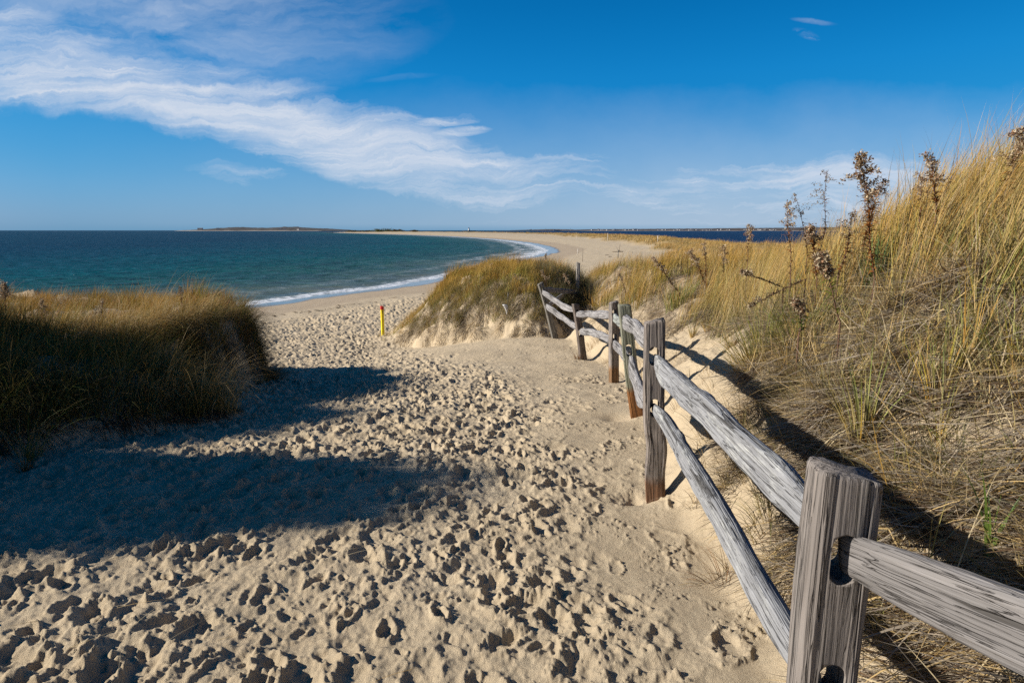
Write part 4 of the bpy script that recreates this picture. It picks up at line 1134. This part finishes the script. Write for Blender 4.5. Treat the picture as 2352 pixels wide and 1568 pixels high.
def build_plants():
    M['stem'] = plain('dead_stem', (.13, .07, .045), .8, .3, 60)
    g = goldenrod
    g(1975, 356, 2006, 640, 4.3, 2.0, 'tallest dead plant against the sky, with a wide branching cream seed head', 1.5, 3.0, .02, 'rust', .40, 13)
    g(1896, 392, 1884, 590, 5.2, 1.5, 'slim dark seed stalk left of the tallest dead plant', .6, 1.0, .03, 'rust', .45, 8)
    g(1822, 446, 1850, 620, 5.5, 1.3, 'arching thin stalk with a nodding tip beside the bay', .5, 1.0, .08, 'rust', .3, 6)
    g(1808, 466, 1818, 640, 5.4, 1.6, 'dead stalk with a plump cream plume standing before the bay', 1.2, 1.2, .0, 'rust', .35, 7)
    g(2028, 420, 1985, 560, 5.0, 1.5, 'reddish seed stalk leaning right beside the tallest dead plant', .8, 4.0, -.03, 'rust', .45, 8)
    g(1958, 490, 1925, 640, 5.2, 1.5, 'short brown seed stalk in front of the leaning reddish one', .7, 3.0, .03, 'rust', .4, 8)
    g(2136, 356, 2150, 500, 4.6, 1.7, 'bushy brown seed stalk on the skyline of the golden bank', 1.0, 3.0, .02, 'rust', .5, 10)
    g(2112, 400, 2112, 500, 4.7, 1.4, 'small hooked seed stalk left of the bushy one on the skyline', .8, 1.0, .05, 'rust', .5, 7)
    g(2348, 296, 2310, 440, 3.9, 1.8, 'thick brown seed stalk at the right edge of the picture', 1.0, 2.0, .02, 'rust', .6, 12)
    g(1722, 518, 1716, 610, 8.0, 1.8, 'dead stalk with a cream plume rising over the dark shrub', 1.1, 1.0, .0, 'rust', .4, 7)
    g(1888, 588, 1930, 740, 4.6, 2.0, 'large cream seed cluster with yellow-green leaves in the middle of the bank', 1.8, 1.0, .0, 'lime', .3, 14)
    g(1862, 520, 1876, 640, 5.6, 1.8, 'rusty bushy dead plant with curled leaves below the slim stalks', 1.0, 5.0, .0, 'rust', .35, 9)
    g(1700, 624, 1800, 660, 5.8, 1.7, 'dead plant lying to the left with a small cream tip', .9, 1.5, .0, 'brown', .25, 6)
    g(1716, 706, 1850, 640, 5.2, 1.6, 'drooping dead branch pointing down to the sand', .6, 1.5, .0, 'brown', .25, 6)
    g(1828, 690, 1835, 770, 4.9, 1.9, 'dark seed cluster hanging with green leaves over the tuft', 1.0, 2.0, .1, 'green', .4, 8)
    g(1498, 592, 1560, 672, 10.5, 2.2, 'dark leaning dead plant with cream clusters in the orange grass', 1.2, 2.5, .0, 'brown', .45, 9)
    g(1586, 574, 1625, 660, 10.0, 2.2, 'bushy dead plant with cream tips right of the dark leaning one', 1.1, 3.0, .0, 'rust', .5, 10)
    g(1618, 558, 1622, 640, 10.5, 1.8, 'pale-tipped dead plant behind the bushy one', 1.0, 2.0, .0, 'rust', .4, 7)
    g(1665, 566, 1660, 650, 10.0, 2.0, 'spreading dead plant in front of the dark shrubs', 1.0, 2.0, .0, 'brown', .5, 8)
    g(1424, 628, 1440, 680, 12.5, 1.8, 'small dark dead plant low in the orange grass', .7, 1.0, .0, 'brown', .4, 6)
    g(1254, 583, 1249, 640, 17.5, 1.8, 'thin stalk with a round seed head on top of the hummock', .9, .8, .0, 'brown', .22, 5)
    g(1192, 596, 1194, 640, 18.0, 2.2, 'cream seed cluster in the middle of the hummock crest', 1.4, 1.0, .0, 'rust', .45, 8)
    g(1128, 606, 1130, 650, 18.0, 2.0, 'small seed cluster left of the middle on the hummock crest', 1.0, 1.0, .0, 'brown', .4, 6)
    g(1246, 622, 1262, 680, 15.5, 2.2, 'dark leaning dead plant above the corner post', .9, 2.0, .0, 'brown', .4, 7)
    g(1296, 630, 1316, 680, 15.8, 2.2, 'drooping pinkish seed head beside the pale crest post', 1.2, 1.5, .04, 'brown', .45, 7)
    g(925, 742, 940, 770, 20.3, 2.2, 'dark dried plant in the low grass beside the yellow marker post', .5, 2.0, .0, 'brown', .5, 6)
    g(958, 742, 985, 772, 20.2, 2.2, 'second dried plant against the foot of the hummock', .5, 2.0, .05, 'brown', .5, 6)
    g(8, 652, 16, 730, 7.2, 2.0, 'white plumed dead stalk at the left edge of the picture', 1.3, 1.6, .0, 'rust', .42, 9)
    g(96, 688, 92, 750, 7.4, 1.7, 'short cream plumed stalk on the left dune', 1.0, 1.0, .0, 'rust', .4, 6)
    g(237, 690, 230, 755, 7.2, 1.6, 'brown knobbly stalk in the rusty grass of the left dune', .6, 1.6, .0, 'brown', .5, 7)
    g(412, 658, 420, 720, 8.2, 1.5, 'thin brown stalk on the crest of the left dune', .4, .8, .0, 'rust', .3, 5)
    g(1118, 735, 1098, 775, 15.6, 1.8, 'fallen dark dead plant on the sand of the hummock foot', .3, 2.5, .1, 'brown', .5, 6)
    t = tuft
    grn = (['green', 'blue', 'olive'], [4, 1, 2]); stw = (['straw', 'gold'], [3, 1])
    t(1975, 1050, 2.35, 'green leafed tuft with an orange straw base just above the near post', 46, (.34, .62), .010, grn, (['orange', 'straw'], [1, 2]), .30, .05, .5, -1, .035)
    t(1740, 835, 4.3, 'broad bushy green tuft at the lower edge of the bank', 320, (.25, .58), .0075, (['green', 'olive', 'blue'], [5, 3, 1]), stw, .6, .12, .8, -PI / 2, .17)
    t(1830, 800, 4.0, 'smaller green tuft right of the bushy one', 190, (.25, .52), .0075, (['green', 'olive', 'gold'], [6, 1, 1]), stw, .5, .1, .8, -1, .13)
    t(1590, 775, 6.6, 'small thin tuft alone on the sandy slope', 40, (.16, .34), .008, (['olive', 'green', 'straw'], [2, 2, 2]), stw, .4, .05, .5, 0, .04)
    t(1628, 762, 6.9, 'small tuft beside the bare sand, upper of two', 50, (.16, .36), .008, (['olive', 'green', 'straw'], [2, 2, 2]), stw, .45, .05, .5, 0, .05)
    t(1680, 800, 5.6, 'little wispy tuft left of the bushy green one', 46, (.14, .32), .007, (['olive', 'straw'], [2, 2]), stw, .5, .05, .6, 0, .05)
    t(1560, 700, 9.0, 'tall olive and orange clump above the second post', 260, (.3, .55), .006, (['olive', 'orange', 'green'], [3, 2, 3]), (['green', 'olive'], [2, 1]), .4, .1, .5, PI / 2, .22)
    t(1700, 700, 7.0, 'pale green tuft at the top of the bare sand', 120, (.25, .45), .0055, (['straw', 'olive', 'pale'], [2, 2, 1]), stw, .5, .1, .8, 0, .14)
    t(1760, 1215, 2.55, 'dark green tuft drooping under the upper rail', 110, (.18, .42), .0045, (['green', 'olive', 'brown', 'gold'], [5, 2, 2, 1]), (['straw', 'brown'], [1, 1]), .7, .25, 1.1, -1.9, .08)
    t(2000, 690, 4.3, 'blue-green upright tuft right of the yellow-leaved plant', 60, (.35, .6), .011, (['blue', 'green'], [3, 2]), (['blue', 'green'], [1, 1]), .25, .0, .3, 0, .04)
    t(2215, 880, 3.1, 'tall green and gold stalk tuft in the dead straw', 34, (.35, .6), .008, (['green', 'gold', 'olive'], [3, 2, 2]), (['orange', 'straw'], [1, 2]), .2, .05, .3, 0, .035)
    t(2150, 940, 2.9, 'slim yellow-green tuft left of the tall green and gold one', 26, (.3, .5), .007, (['lime', 'green', 'gold'], [2, 2, 2]), (['orange', 'straw'], [1, 2]), .2, .05, .3, 0, .03)
    t(2270, 1270, 1.95, 'single broad green leaf tuft low on the straw slope', 12, (.2, .36), .010, (['green', 'blue'], [3, 1]), (['green'], [1]), .3, .05, .6, -1, .02)
    t(1650, 1350, 2.2, 'reddish dry tuft flattened on the sand under the lower rail', 60, (.1, .28), .0035, (['rust', 'straw', 'brown'], [3, 3, 2]), (['brown'], [1]), .7, .7, .6, -1.7, .06)
    t(1330, 826, 10.9, 'dry reddish tuft at the foot of the dark brown post', 60, (.1, .25), .006, (['rust', 'brown', 'straw'], [3, 2, 1]), (['brown'], [1]), .7, .1, .3, 0, .08, )
    t(20, 985, 4.95, 'arching green and cream tuft at the foot of the left dune', 60, (.4, .75), .005, (['green', 'straw', 'pale'], [3, 2, 2]), (['olive', 'green'], [1, 1]), .4, .35, 1.3, 1.7, .07, x=-4.0)
    t(20, 1010, 4.7, 'short orange-brown tuft in the lower left of the dune foot', 60, (.08, .2), .005, (['orange', 'rust', 'straw'], [2, 2, 1]), (['brown'], [1]), .7, .1, .6, 1.6, .06, x=-3.85)
    t(180, 920, 5.6, 'thin arching tuft drooping over the shaded left slope', 50, (.35, .7), .0045, (['green', 'straw', 'pale'], [3, 2, 2]), (['olive', 'green'], [1, 1]), .4, .4, 1.3, 1.8, .06, x=-4.05)
    # shrubs
    for k, (u, y, r, lb) in enumerate(((1672, 46, (1.6, 1.2, .75), 'dark brown shrub at the edge of the bay, left of the plumed stalk'), (1716, 44, (1.8, 1.2, .85), 'brown shrub with a green side behind the plumed stalk'),
                                       (1758, 45, (1.4, 1.1, .65), 'low dark shrub right of the plumed stalk'), (1540, 52, (1.2, 1.0, .45), 'round green shrub in the golden far dunes'), (1395, 0, None, ''))):
        if r is None: continue
        p = at(u, 565, y); z = tz(p.x, y)
        leafy('shrub', (p.x, y, z), r, 2600, .09, (['brown', 'green', 'rust'] if k < 3 else ['green', 'olive'], [5, 2, 1] if k < 3 else [2, 1]), lb, 'shrub')
    # trees at the spit end
    for k, (u, y, rx, rz) in enumerate(((812, 1180, 16, 3.0), (838, 1150, 15, 2.6), (868, 1130, 14, 4.6), (889, 1120, 15, 5.2), (912, 1090, 12, 3.0), (955, 1040, 8, 2.0))):
        p = at(u, 530, y); z = max(.3, tz(p.x, y))
        lb = ['low scrub nearest the tip of the far spit', 'long low scrub on the far spit', 'dark rounded tree left in the pair on the far spit', 'tallest dark tree on the far spit', 'small dark bush right of the tallest tree on the spit', 'lone dark bush far along the spit'][k]
        leafy('tree' if k in (2, 3) else 'shrub', (p.x, y, z), (rx, 6, rz), 900, 1.4, (['green', 'brown'], [3, 3] if k in (2, 3) else [1, 4]), lb, 'tree' if k in (2, 3) else 'shrub', stems=3)

# ------------------------------------------------------------------ FAR COASTS
def ridge(name, u0, u1, y, hf, mat, label, depth=500, base=None, nx=420, seed=5):
    """wooded land strip; hf(t)->height m"""
    x0 = at(u0, 529, y).x; x1 = at(u1, 529, y).x
    T_ = np.linspace(0, 1, nx); ny = 14
    V = []; x = x0 + (x1 - x0) * T_
    H = np.maximum(0, hf(T_))
    for j in range(ny):
        q = j / (ny - 1)
        prof = min(1, q * 3.0) ** .6 * (1 if q < .8 else (1 - q) / .2)
        rough = (1 + .22 * fbm(x / 45, np.full(nx, j * 3.3), 3, seed)) if 0 < j < ny - 1 else 1
        z = H * prof * rough + (2.2 * np.abs(gnoise(x / 9, np.full(nx, j * 7.7), seed + 2)) * np.minimum(1, H / 6) if 0 < j < ny - 1 else 0)
        V.append(np.stack([x, np.full(nx, y + depth * q), z - (3 if j in (0, ny - 1) else 0)], 1))
    V = np.concatenate(V)
    i = np.arange(ny - 1)[:, None] * nx; j = np.arange(nx - 1)[None, :]
    Q = np.stack([i + j, i + j + 1, i + nx + j + 1, i + nx + j], -1).reshape(-1, 4)
    o = np_mesh(name, V, Q, None, mat, None, True)
    tag(o, label, 'land', kind='structure')
    return x0, x1

def strand(name, u0, u1, y, h, label, seed):
    x0 = at(u0, 529, y).x; x1 = at(u1, 529, y).x
    nx = 200; x = np.linspace(x0, x1, nx)
    hh = h * np.clip(.55 + .9 * fbm(x / 220, x * 0, 3, seed), .05, 1.6) * np.minimum(1, np.minimum(np.arange(nx), np.arange(nx)[::-1]) / 8)
    V = np.concatenate([np.stack([x, np.full(nx, y - 30.), np.full(nx, -1.)], 1), np.stack([x, np.full(nx, y - 15.), hh * .7], 1), np.stack([x, np.full(nx, y + 10.), hh], 1), np.stack([x, np.full(nx, y + 40.), hh * 0 - 1], 1)])
    i = np.arange(3)[:, None] * nx; j = np.arange(nx - 1)[None, :]
    Q = np.stack([i + j, i + j + 1, i + nx + j + 1, i + nx + j], -1).reshape(-1, 4)
    tag(np_mesh(name, V, Q, None, M['cliff'], None, True), label, 'shore', kind='structure')

def house(x, y, z, w, d, h, label, group, rz=0, first=None):
    if first:
        r = first.copy(); COL.objects.link(r); r.location = (x, y, z); r.rotation_euler = (0, 0, rz); r.scale = (w / 14, d / 10, h / 7)
        for ch in first.children:
            c = ch.copy(); COL.objects.link(c); c.parent = r
        return tag(r, label, 'house', group)
    e = empty('house', (x, y, z), label, 'house', group, rz)
    e.scale = (w / 14, d / 10, h / 7)
    bm = bmesh.new(); bm_box(bm, (0, 0, 3), (14, 10, 6))
    bm_obj('wall', bm, M['wall'], e)
    bm = bmesh.new()
    v = [bm.verts.new(p) for p in ((-7.5, -5.6, 5.9), (7.5, -5.6, 5.9), (7.5, 5.6, 5.9), (-7.5, 5.6, 5.9), (-7.5, 0, 9.4), (7.5, 0, 9.4))]
    for f in ((0, 1, 5, 4), (2, 3, 4, 5), (0, 4, 3), (1, 2, 5), (3, 2, 1, 0)): bm.faces.new([v[k] for k in f])
    bm_obj('roof', bm, M['roof'], e)
    return e

def build_far():
    def hi(t):
        return 36 * np.interp(t, [0, .04, .2, .3, .42, .55, .62, .72, .85, .96, 1], [0, .15, .55, .8, .6, .7, .9, .62, .45, .2, 0])
    ridge('island', 388, 780, 5000, hi, M['isl'], 'low wooded island on the left horizon', 700, seed=5)
    strand('island_shore', 400, 740, 4980, 5.5, 'pale sandy shore of the wooded island', 9)
    def hc(t): return 26 * np.interp(t, [0, .05, .12, .3, .55, .75, 1], [.15, .3, .5, .62, .8, .95, 1.25])
    ridge('coast', 1290, 1990, 5600, hc, M['wood'], 'long wooded mainland coast behind the bay', 900, nx=600, seed=15)
    strand('coast_shore', 1330, 1990, 5560, 3.5, 'pale sandy shore of the mainland coast', 19)
    ridge('headland', 1150, 1320, 9000, lambda t: 22 * np.interp(t, [0, .3, .7, 1], [.0, .4, .9, .7]), M['wood'], 'faint low headland right of the lighthouse', 600, nx=200, seed=25)
    first = None
    rs = np.random.RandomState(4)
    IL = [(452, 8), (458, 9), (496, 9), (640, 10), (650, 8), (684, 5)]
    for k, (u, hz) in enumerate(IL):
        p = at(u, 529, 4975)
        lb = 'white house on the wooded island'
        e = house(p.x, 4990 + 20 * (hz > 7), hz, 20, 14, 11, lb, 'houses on the wooded island', rs.uniform(-.4, .4), first)
        first = first or e
    for k in range(64):
        u = rs.choice([rs.uniform(1350, 1480), rs.uniform(1480, 1700), rs.uniform(1520, 1640), rs.uniform(1700, 1840)])
        p = at(u, 529, 5590); hz = rs.uniform(2, 10)
        house(p.x, 5590 + hz * 7, hz * .9, rs.uniform(9, 22), 12, rs.uniform(4, 8), 'tiny white house on the mainland shore across the bay', 'houses along the mainland shore', rs.uniform(-.5, .5), first)
    for k in range(22):
        u = rs.uniform(1210, 1300)
        p = at(u, 529, 8950)
        house(p.x, 8950, 0, rs.uniform(8, 16), 14, rs.uniform(8, 16), 'tiny pale block on the faint headland shore', 'pale blocks along the faint headland', 0, first)
    # lighthouse on its breakwater
    p = at(1077, 525, 3000)
    e = empty('lighthouse', (p.x, 3000, 0), 'small white lighthouse on a dark breakwater beyond the spit', 'lighthouse')
    def lathe(prof, n=16):
        th = np.linspace(0, 2 * PI, n, endpoint=False)
        return np.stack([np.stack([r * np.cos(th), r * np.sin(th), np.full(n, z)], 1) for r, z in prof])
    tube_mesh('base', lathe([(8, -1), (8, 3), (7.5, 3.5)]), M['rock'], e, Matrix.Translation((p.x, 3000, 0)))
    tube_mesh('tower', lathe([(4.2, 3.5), (3.6, 8), (3.0, 13), (3.5, 13.2), (3.5, 13.8)]), M['tower'], e, Matrix.Translation((p.x, 3000, 0)))
    tube_mesh('lantern', lathe([(1.9, 13.8), (1.9, 16.4), (2.3, 16.5), (.9, 18), (.2, 19)]), M['rock'], e, Matrix.Translation((p.x, 3000, 0)))
    x0 = at(1062, 525, 3000).x; x1 = at(1094, 525, 3000).x
    o = stick('breakwater', [(x0, 3000, 0), (p.x - 12, 3000, .5), (p.x + 10, 3000, .5), (x1, 3000, 0)], 2.2, 2.2, M['rock'], 'dark rock breakwater under the lighthouse', 'breakwater')
    # rocks off the tip of the spit
    for k in range(14):
        u = 752 + 2.9 * k + rs.uniform(-1, 1); y = 1215 + rs.uniform(-15, 15)
        p = at(u, 532, y)
        bm = bmesh.new(); bmesh.ops.create_icosphere(bm, subdivisions=2, radius=1)
        for v in bm.verts: v.co *= rs.uniform(.75, 1.15)
        o = bm_obj('rock', bm, M['rock']); o.location = (p.x, y, .1 + (.3 if k > 8 else 0)); o.scale = (rs.uniform(.8, 1.8), 1.2, rs.uniform(.5, 1.1))
        tag(o, 'small dark rock off the tip of the far spit', 'rock', 'rocks off the tip of the spit')
    # little boats / buoys
    p = at(640, 530, 3400)

# ------------------------------------------------------------------ SKY, SUN, CAMERA
SUN_EL = math.radians(25)
SUN_DIR = Vector((-math.cos(SUN_EL) * math.cos(.06), -math.cos(SUN_EL) * math.sin(.06), math.sin(SUN_EL)))  # towards the sun

def pix2xz(u, v):
    a = (u - 1176) / F; b = -(v - 784) / F
    dy = cP + b * sP
    return a / dy, (-sP + b * cP) / dy

def build_world():
    w = bpy.data.worlds.new('World'); SC.world = w; w.use_nodes = True
    nt = w.node_tree; nt.nodes.clear(); n = N(nt)
    sky = n.n('ShaderNodeTexSky'); sky.sky_type = 'NISHITA'; sky.sun_disc = False
    sky.sun_elevation = SUN_EL
    sky.sun_rotation = math.atan2(SUN_DIR.x, SUN_DIR.y)
    sky.altitude = 0; sky.air_density = 1.0; sky.dust_density = .6; sky.ozone_density = 4.0
    hs = n.n('ShaderNodeHueSaturation'); hs.inputs['Saturation'].default_value = SKY_SAT; hs.inputs['Hue'].default_value = SKY_HUE
    hs.inputs['Value'].default_value = 1
    n.l(sky.outputs[0], hs.inputs['Color'])
    E = SKY_STR * 1.68
    sc_ = n.n('ShaderNodeSeparateColor'); n.l(hs.outputs[0], sc_.inputs[0]); cc_ = n.n('ShaderNodeCombineColor')
    for k, (a_, g_) in enumerate(((.26, 1.35), (.43, .50), (.72, .33))):
        n.l(n.math('MULTIPLY', n.math('POWER', n.math('MULTIPLY', sc_.outputs[k], E), g_), a_ / E), cc_.inputs[k])
    skyc = cc_.outputs[0]
    spz = n.n('ShaderNodeSeparateXYZ'); n.l(n.n('ShaderNodeTexCoord').outputs['Generated'], spz.inputs[0])
    dk = n.ramp(spz.outputs[2], [(0, 1.0), (.12, 1.0), (.22, .97), (.31, .80), (.5, .58), (.85, .42), (1, .4)])
    dk = n.math('MULTIPLY', dk, n.mapr(spz.outputs[1], -.6, .1, .62, 1))
    skyc = n.mix(1, skyc, dk, 'MULTIPLY')
    co = n.n('ShaderNodeTexCoord').outputs['Generated']
    sp = n.n('ShaderNodeSeparateXYZ'); n.l(co, sp.inputs[0])
    yy = n.math('MAXIMUM', sp.outputs[1], .08)
    X = n.math('DIVIDE', sp.outputs[0], yy); Z = n.math('DIVIDE', sp.outputs[2], yy)
    front = n.mapr(sp.outputs[1], .1, .3)
    xyz = n.n('ShaderNodeCombineXYZ'); n.l(X, xyz.inputs[0]); n.l(Z, xyz.inputs[1]); P = xyz.outputs[0]
    # warp
    wn = n.noise(P, 3.4, 8, .62, 0, 1)
    Pw = n.vmath('ADD', P, n.vmath('MULTIPLY', n.vmath('SUBTRACT', wn, (.5, .5, .5)), (.17, .12, 0)))
    sw = n.n('ShaderNodeSeparateXYZ'); n.l(Pw, sw.inputs[0]); Xw, Zw = sw.outputs[0], sw.outputs[1]
    # main band: centre / top / bottom as functions of X
    pts = [(0, 30, 165, 222), (250, 70, 195, 262), (500, 120, 255, 335), (750, 205, 315, 400), (1000, 285, 372, 470), (1200, 338, 410, 530), (1500, 378, 455, 560), (1800, 365, 440, 570), (2100, 335, 420, 570), (2352, 300, 400, 580)]
    X0, X1, Z0, Z1 = -1.0, 1.0, -.2, .8
    els = []
    for (u, t, c, b) in pts:
        px, pz = pix2xz(u, c); _, pt = pix2xz(u, t); _, pb = pix2xz(u, b)
        els.append(((px - X0) / (X1 - X0), ((pz - Z0) / (Z1 - Z0), (pt - pz), (pz - pb))))
    rc = n.ramp(n.mapr(Xw, X0, X1), els, 'CARDINAL' if False else 'LINEAR')
    sr = n.n('ShaderNodeSeparateColor'); n.l(rc, sr.inputs[0])
    zc = n.mapr(sr.outputs[0], 0, 1, Z0, Z1, False)
    dz = n.math('SUBTRACT', Zw, zc)
    up = n.math('DIVIDE', dz, sr.outputs[1]); dn = n.math('DIVIDE', n.math('MULTIPLY', dz, -1), sr.outputs[2])
    dist = n.math('MAXIMUM', up, dn)
    band = n.mapr(dist, .0, 1.5, 1, 0, smooth=True)
    # streaky noise, aligned with the band on the left, feathering up to the right
    st = n.noise(n.mapping(Pw, (2.6, 11, 1), (0, 0, -.30)), 1, 9, .62, .35)
    st2 = n.noise(n.mapping(Pw, (2.2, 14, 1), (0, 0, .28), (3, 1, 0)), 1, 8, .6, .5)
    soft = n.noise(n.mapping(P, (3, 4.5, 1)), 1, 6, .6)
    left = n.mapr(X, -.9, .2)
    tex = n.math('ADD', n.math('MULTIPLY', st, .55), n.math('ADD', n.math('MULTIPLY', st2, .3), n.math('MULTIPLY', soft, .35)))
    fib = n.noise(n.mapping(Pw, (2.2, 34, 1), (0, 0, .16), (5, 2, 0)), 1, 10, .7, .6)
    big = n.noise(n.mapping(P, (4.0, 10, 1), (0, 0, -.2), (1, 7, 0)), 1, 4, .55, .8)
    tex = n.math('ADD', n.math('MULTIPLY', n.math('SUBTRACT', tex, .6), 2.6), .6)
    tex = n.math('ADD', tex, n.math('MULTIPLY', n.math('SUBTRACT', fib, .5), 1.0))
    tex = n.math('ADD', tex, n.math('MULTIPLY', n.math('SUBTRACT', big, .5), 1.1))
    dens = n.mapr(n.math('ADD', tex, n.math('MULTIPLY', band, .9)), .58, 1.62, 0, 1)
    hair = n.noise(n.mapping(Pw, (5, 60, 1), (0, 0, -.42), (2, 9, 0)), 1, 6, .65, .8)
    dens = n.math('MULTIPLY', dens, n.math('ADD', .48, n.math('ADD', n.math('MULTIPLY', n.mapr(fib, .36, .66), .42), n.math('MULTIPLY', n.mapr(hair, .35, .68), .32))), clamp=True)
    dens = n.math('MULTIPLY', dens, n.mapr(band, 0, .35))
    dens = n.math('MULTIPLY', dens, n.mapr(X, .1, .6, .95, .82))
    # upper veil at the left
    pv = pix2xz(330, 30)
    vx = n.math('DIVIDE', n.math('SUBTRACT', Xw, pv[0]), .45); vz = n.math('DIVIDE', n.math('SUBTRACT', Zw, pv[1] - .02), .13)
    vr = n.math('ADD', n.math('MULTIPLY', vx, vx), n.math('MULTIPLY', vz, vz))
    veil = n.math('MULTIPLY', n.mapr(vr, 0, 1, 1, 0), n.mapr(st, .40, .75, 0, .75))
    dens = n.math('MAXIMUM', dens, veil)
    # single streaks: (u0,v0,u1,v1,halfwidth px,opacity)
    gate = n.mapr(fib, .40, .62)
    for (u0, v0, u1, v1, hw, op) in ((520, -30, 665, 150, 42, .50), (905, 295, 1260, 243, 13, .85), (960, 312, 1145, 292, 11, .85), (1120, 345, 1330, 325, 8, .4), (420, 378, 720, 402, 20, .42), (440, 385, 600, 425, 18, .30),
                                    (1815, 46, 1925, 58, 5, .25), (1820, 70, 1885, 92, 8, .30), (1370, 305, 1500, 306, 5, .3), (1730, 362, 1800, 366, 6, .35), (830, 190, 1010, 172, 6, .12), (1130, 350, 1600, 365, 9, .25), (1450, 245, 1650, 215, 9, .10)):
        ax, az = pix2xz(u0, v0); bx, bz = pix2xz(u1, v1)
        cx, cz = (ax + bx) / 2, (az + bz) / 2; L = math.hypot(bx - ax, bz - az); a = math.atan2(bz - az, bx - ax)
        px = n.math('SUBTRACT', Xw if hw > 15 else X, cx); pz = n.math('SUBTRACT', Zw if hw > 15 else n.math('ADD', n.math('MULTIPLY', Z, .8), n.math('MULTIPLY', Zw, .2)), cz)
        al = n.math('DIVIDE', n.math('ADD', n.math('MULTIPLY', px, math.cos(a)), n.math('MULTIPLY', pz, math.sin(a))), L * .55)
        ac = n.math('DIVIDE', n.math('SUBTRACT', n.math('MULTIPLY', pz, math.cos(a)), n.math('MULTIPLY', px, math.sin(a))), hw / F * 1.3)
        rr = n.math('ADD', n.math('MULTIPLY', al, al), n.math('MULTIPLY', ac, ac))
        k = n.math('MULTIPLY', n.mapr(rr, 0, 1, 1, 0, smooth=True), n.mapr(st2, .36, .60, 0, op * 1.5))
        k = n.math('MULTIPLY', k, gate if u0 > 1300 else n.math('ADD', n.math('MULTIPLY', gate, .7), .3))
        dens = n.math('MAXIMUM', dens, k)
    # thin horizon haze layer of cirrus
    hz = n.math('MULTIPLY', n.mapr(n.math('ADD', Z, n.math('MULTIPLY', n.math('SUBTRACT', soft, .5), .12)), .0, .22, 1, 0), n.mapr(X, -.7, .3, .06, .55))
    dens = n.math('MAXIMUM', dens, hz)
    dens = n.math('MULTIPLY', n.math('MULTIPLY', dens, front), n.mapr(sp.outputs[2], -.01, .01))
    cl = n.mix(dens, skyc, CLOUD)
    bg = n.n('ShaderNodeBackground'); n.l(cl, bg.inputs[0]); bg.inputs[1].default_value = SKY_STR
    o = n.n('ShaderNodeOutputWorld'); n.l(bg.outputs[0], o.inputs[0])

SKY_SAT, SKY_HUE, SKY_TINT, SKY_STR, CLOUD = 1.35, .5, (1, 1, 1), .09, (4.5, 4.95, 5.7)

def build_light_cam():
    l = bpy.data.lights.new('sun', 'SUN'); l.energy = 4.8; l.angle = math.radians(.53); l.color = (1, .925, .82)
    o = bpy.data.objects.new('sun', l); COL.objects.link(o)
    o.rotation_euler = SUN_DIR.to_track_quat('Z', 'Y').to_euler()
    cam = bpy.data.cameras.new('camera'); co = bpy.data.objects.new('camera', cam); COL.objects.link(co)
    cam.sensor_width = 36; cam.lens = 36 * F / 2352; cam.clip_start = .05; cam.clip_end = 60000
    co.location = (0, 0, CZ); co.rotation_euler = (PI / 2 - PITCH, 0, 0)
    SC.camera = co
    SC.view_settings.view_transform = 'Standard'; SC.view_settings.look = 'None'
    SC.view_settings.exposure = .68; SC.view_settings.gamma = 1
    SC.render.resolution_x = 1024; SC.render.resolution_y = 682
    SC.cycles.use_denoising = False; SC.cycles.max_bounces = 6; SC.cycles.diffuse_bounces = 2; SC.cycles.glossy_bounces = 3; SC.cycles.transmission_bounces = 3

import time
t0 = time.time()
build_world(); build_light_cam(); build_ground(); print('ground', time.time() - t0)
build_water(); print('water', time.time() - t0)
build_fence(); print('fence', time.time() - t0)
build_marker(); build_bent_sign(); build_beach_bits(); print('bits', time.time() - t0)
build_grass(); print('grass', time.time() - t0)
build_plants(); build_far(); print('all', time.time() - t0)
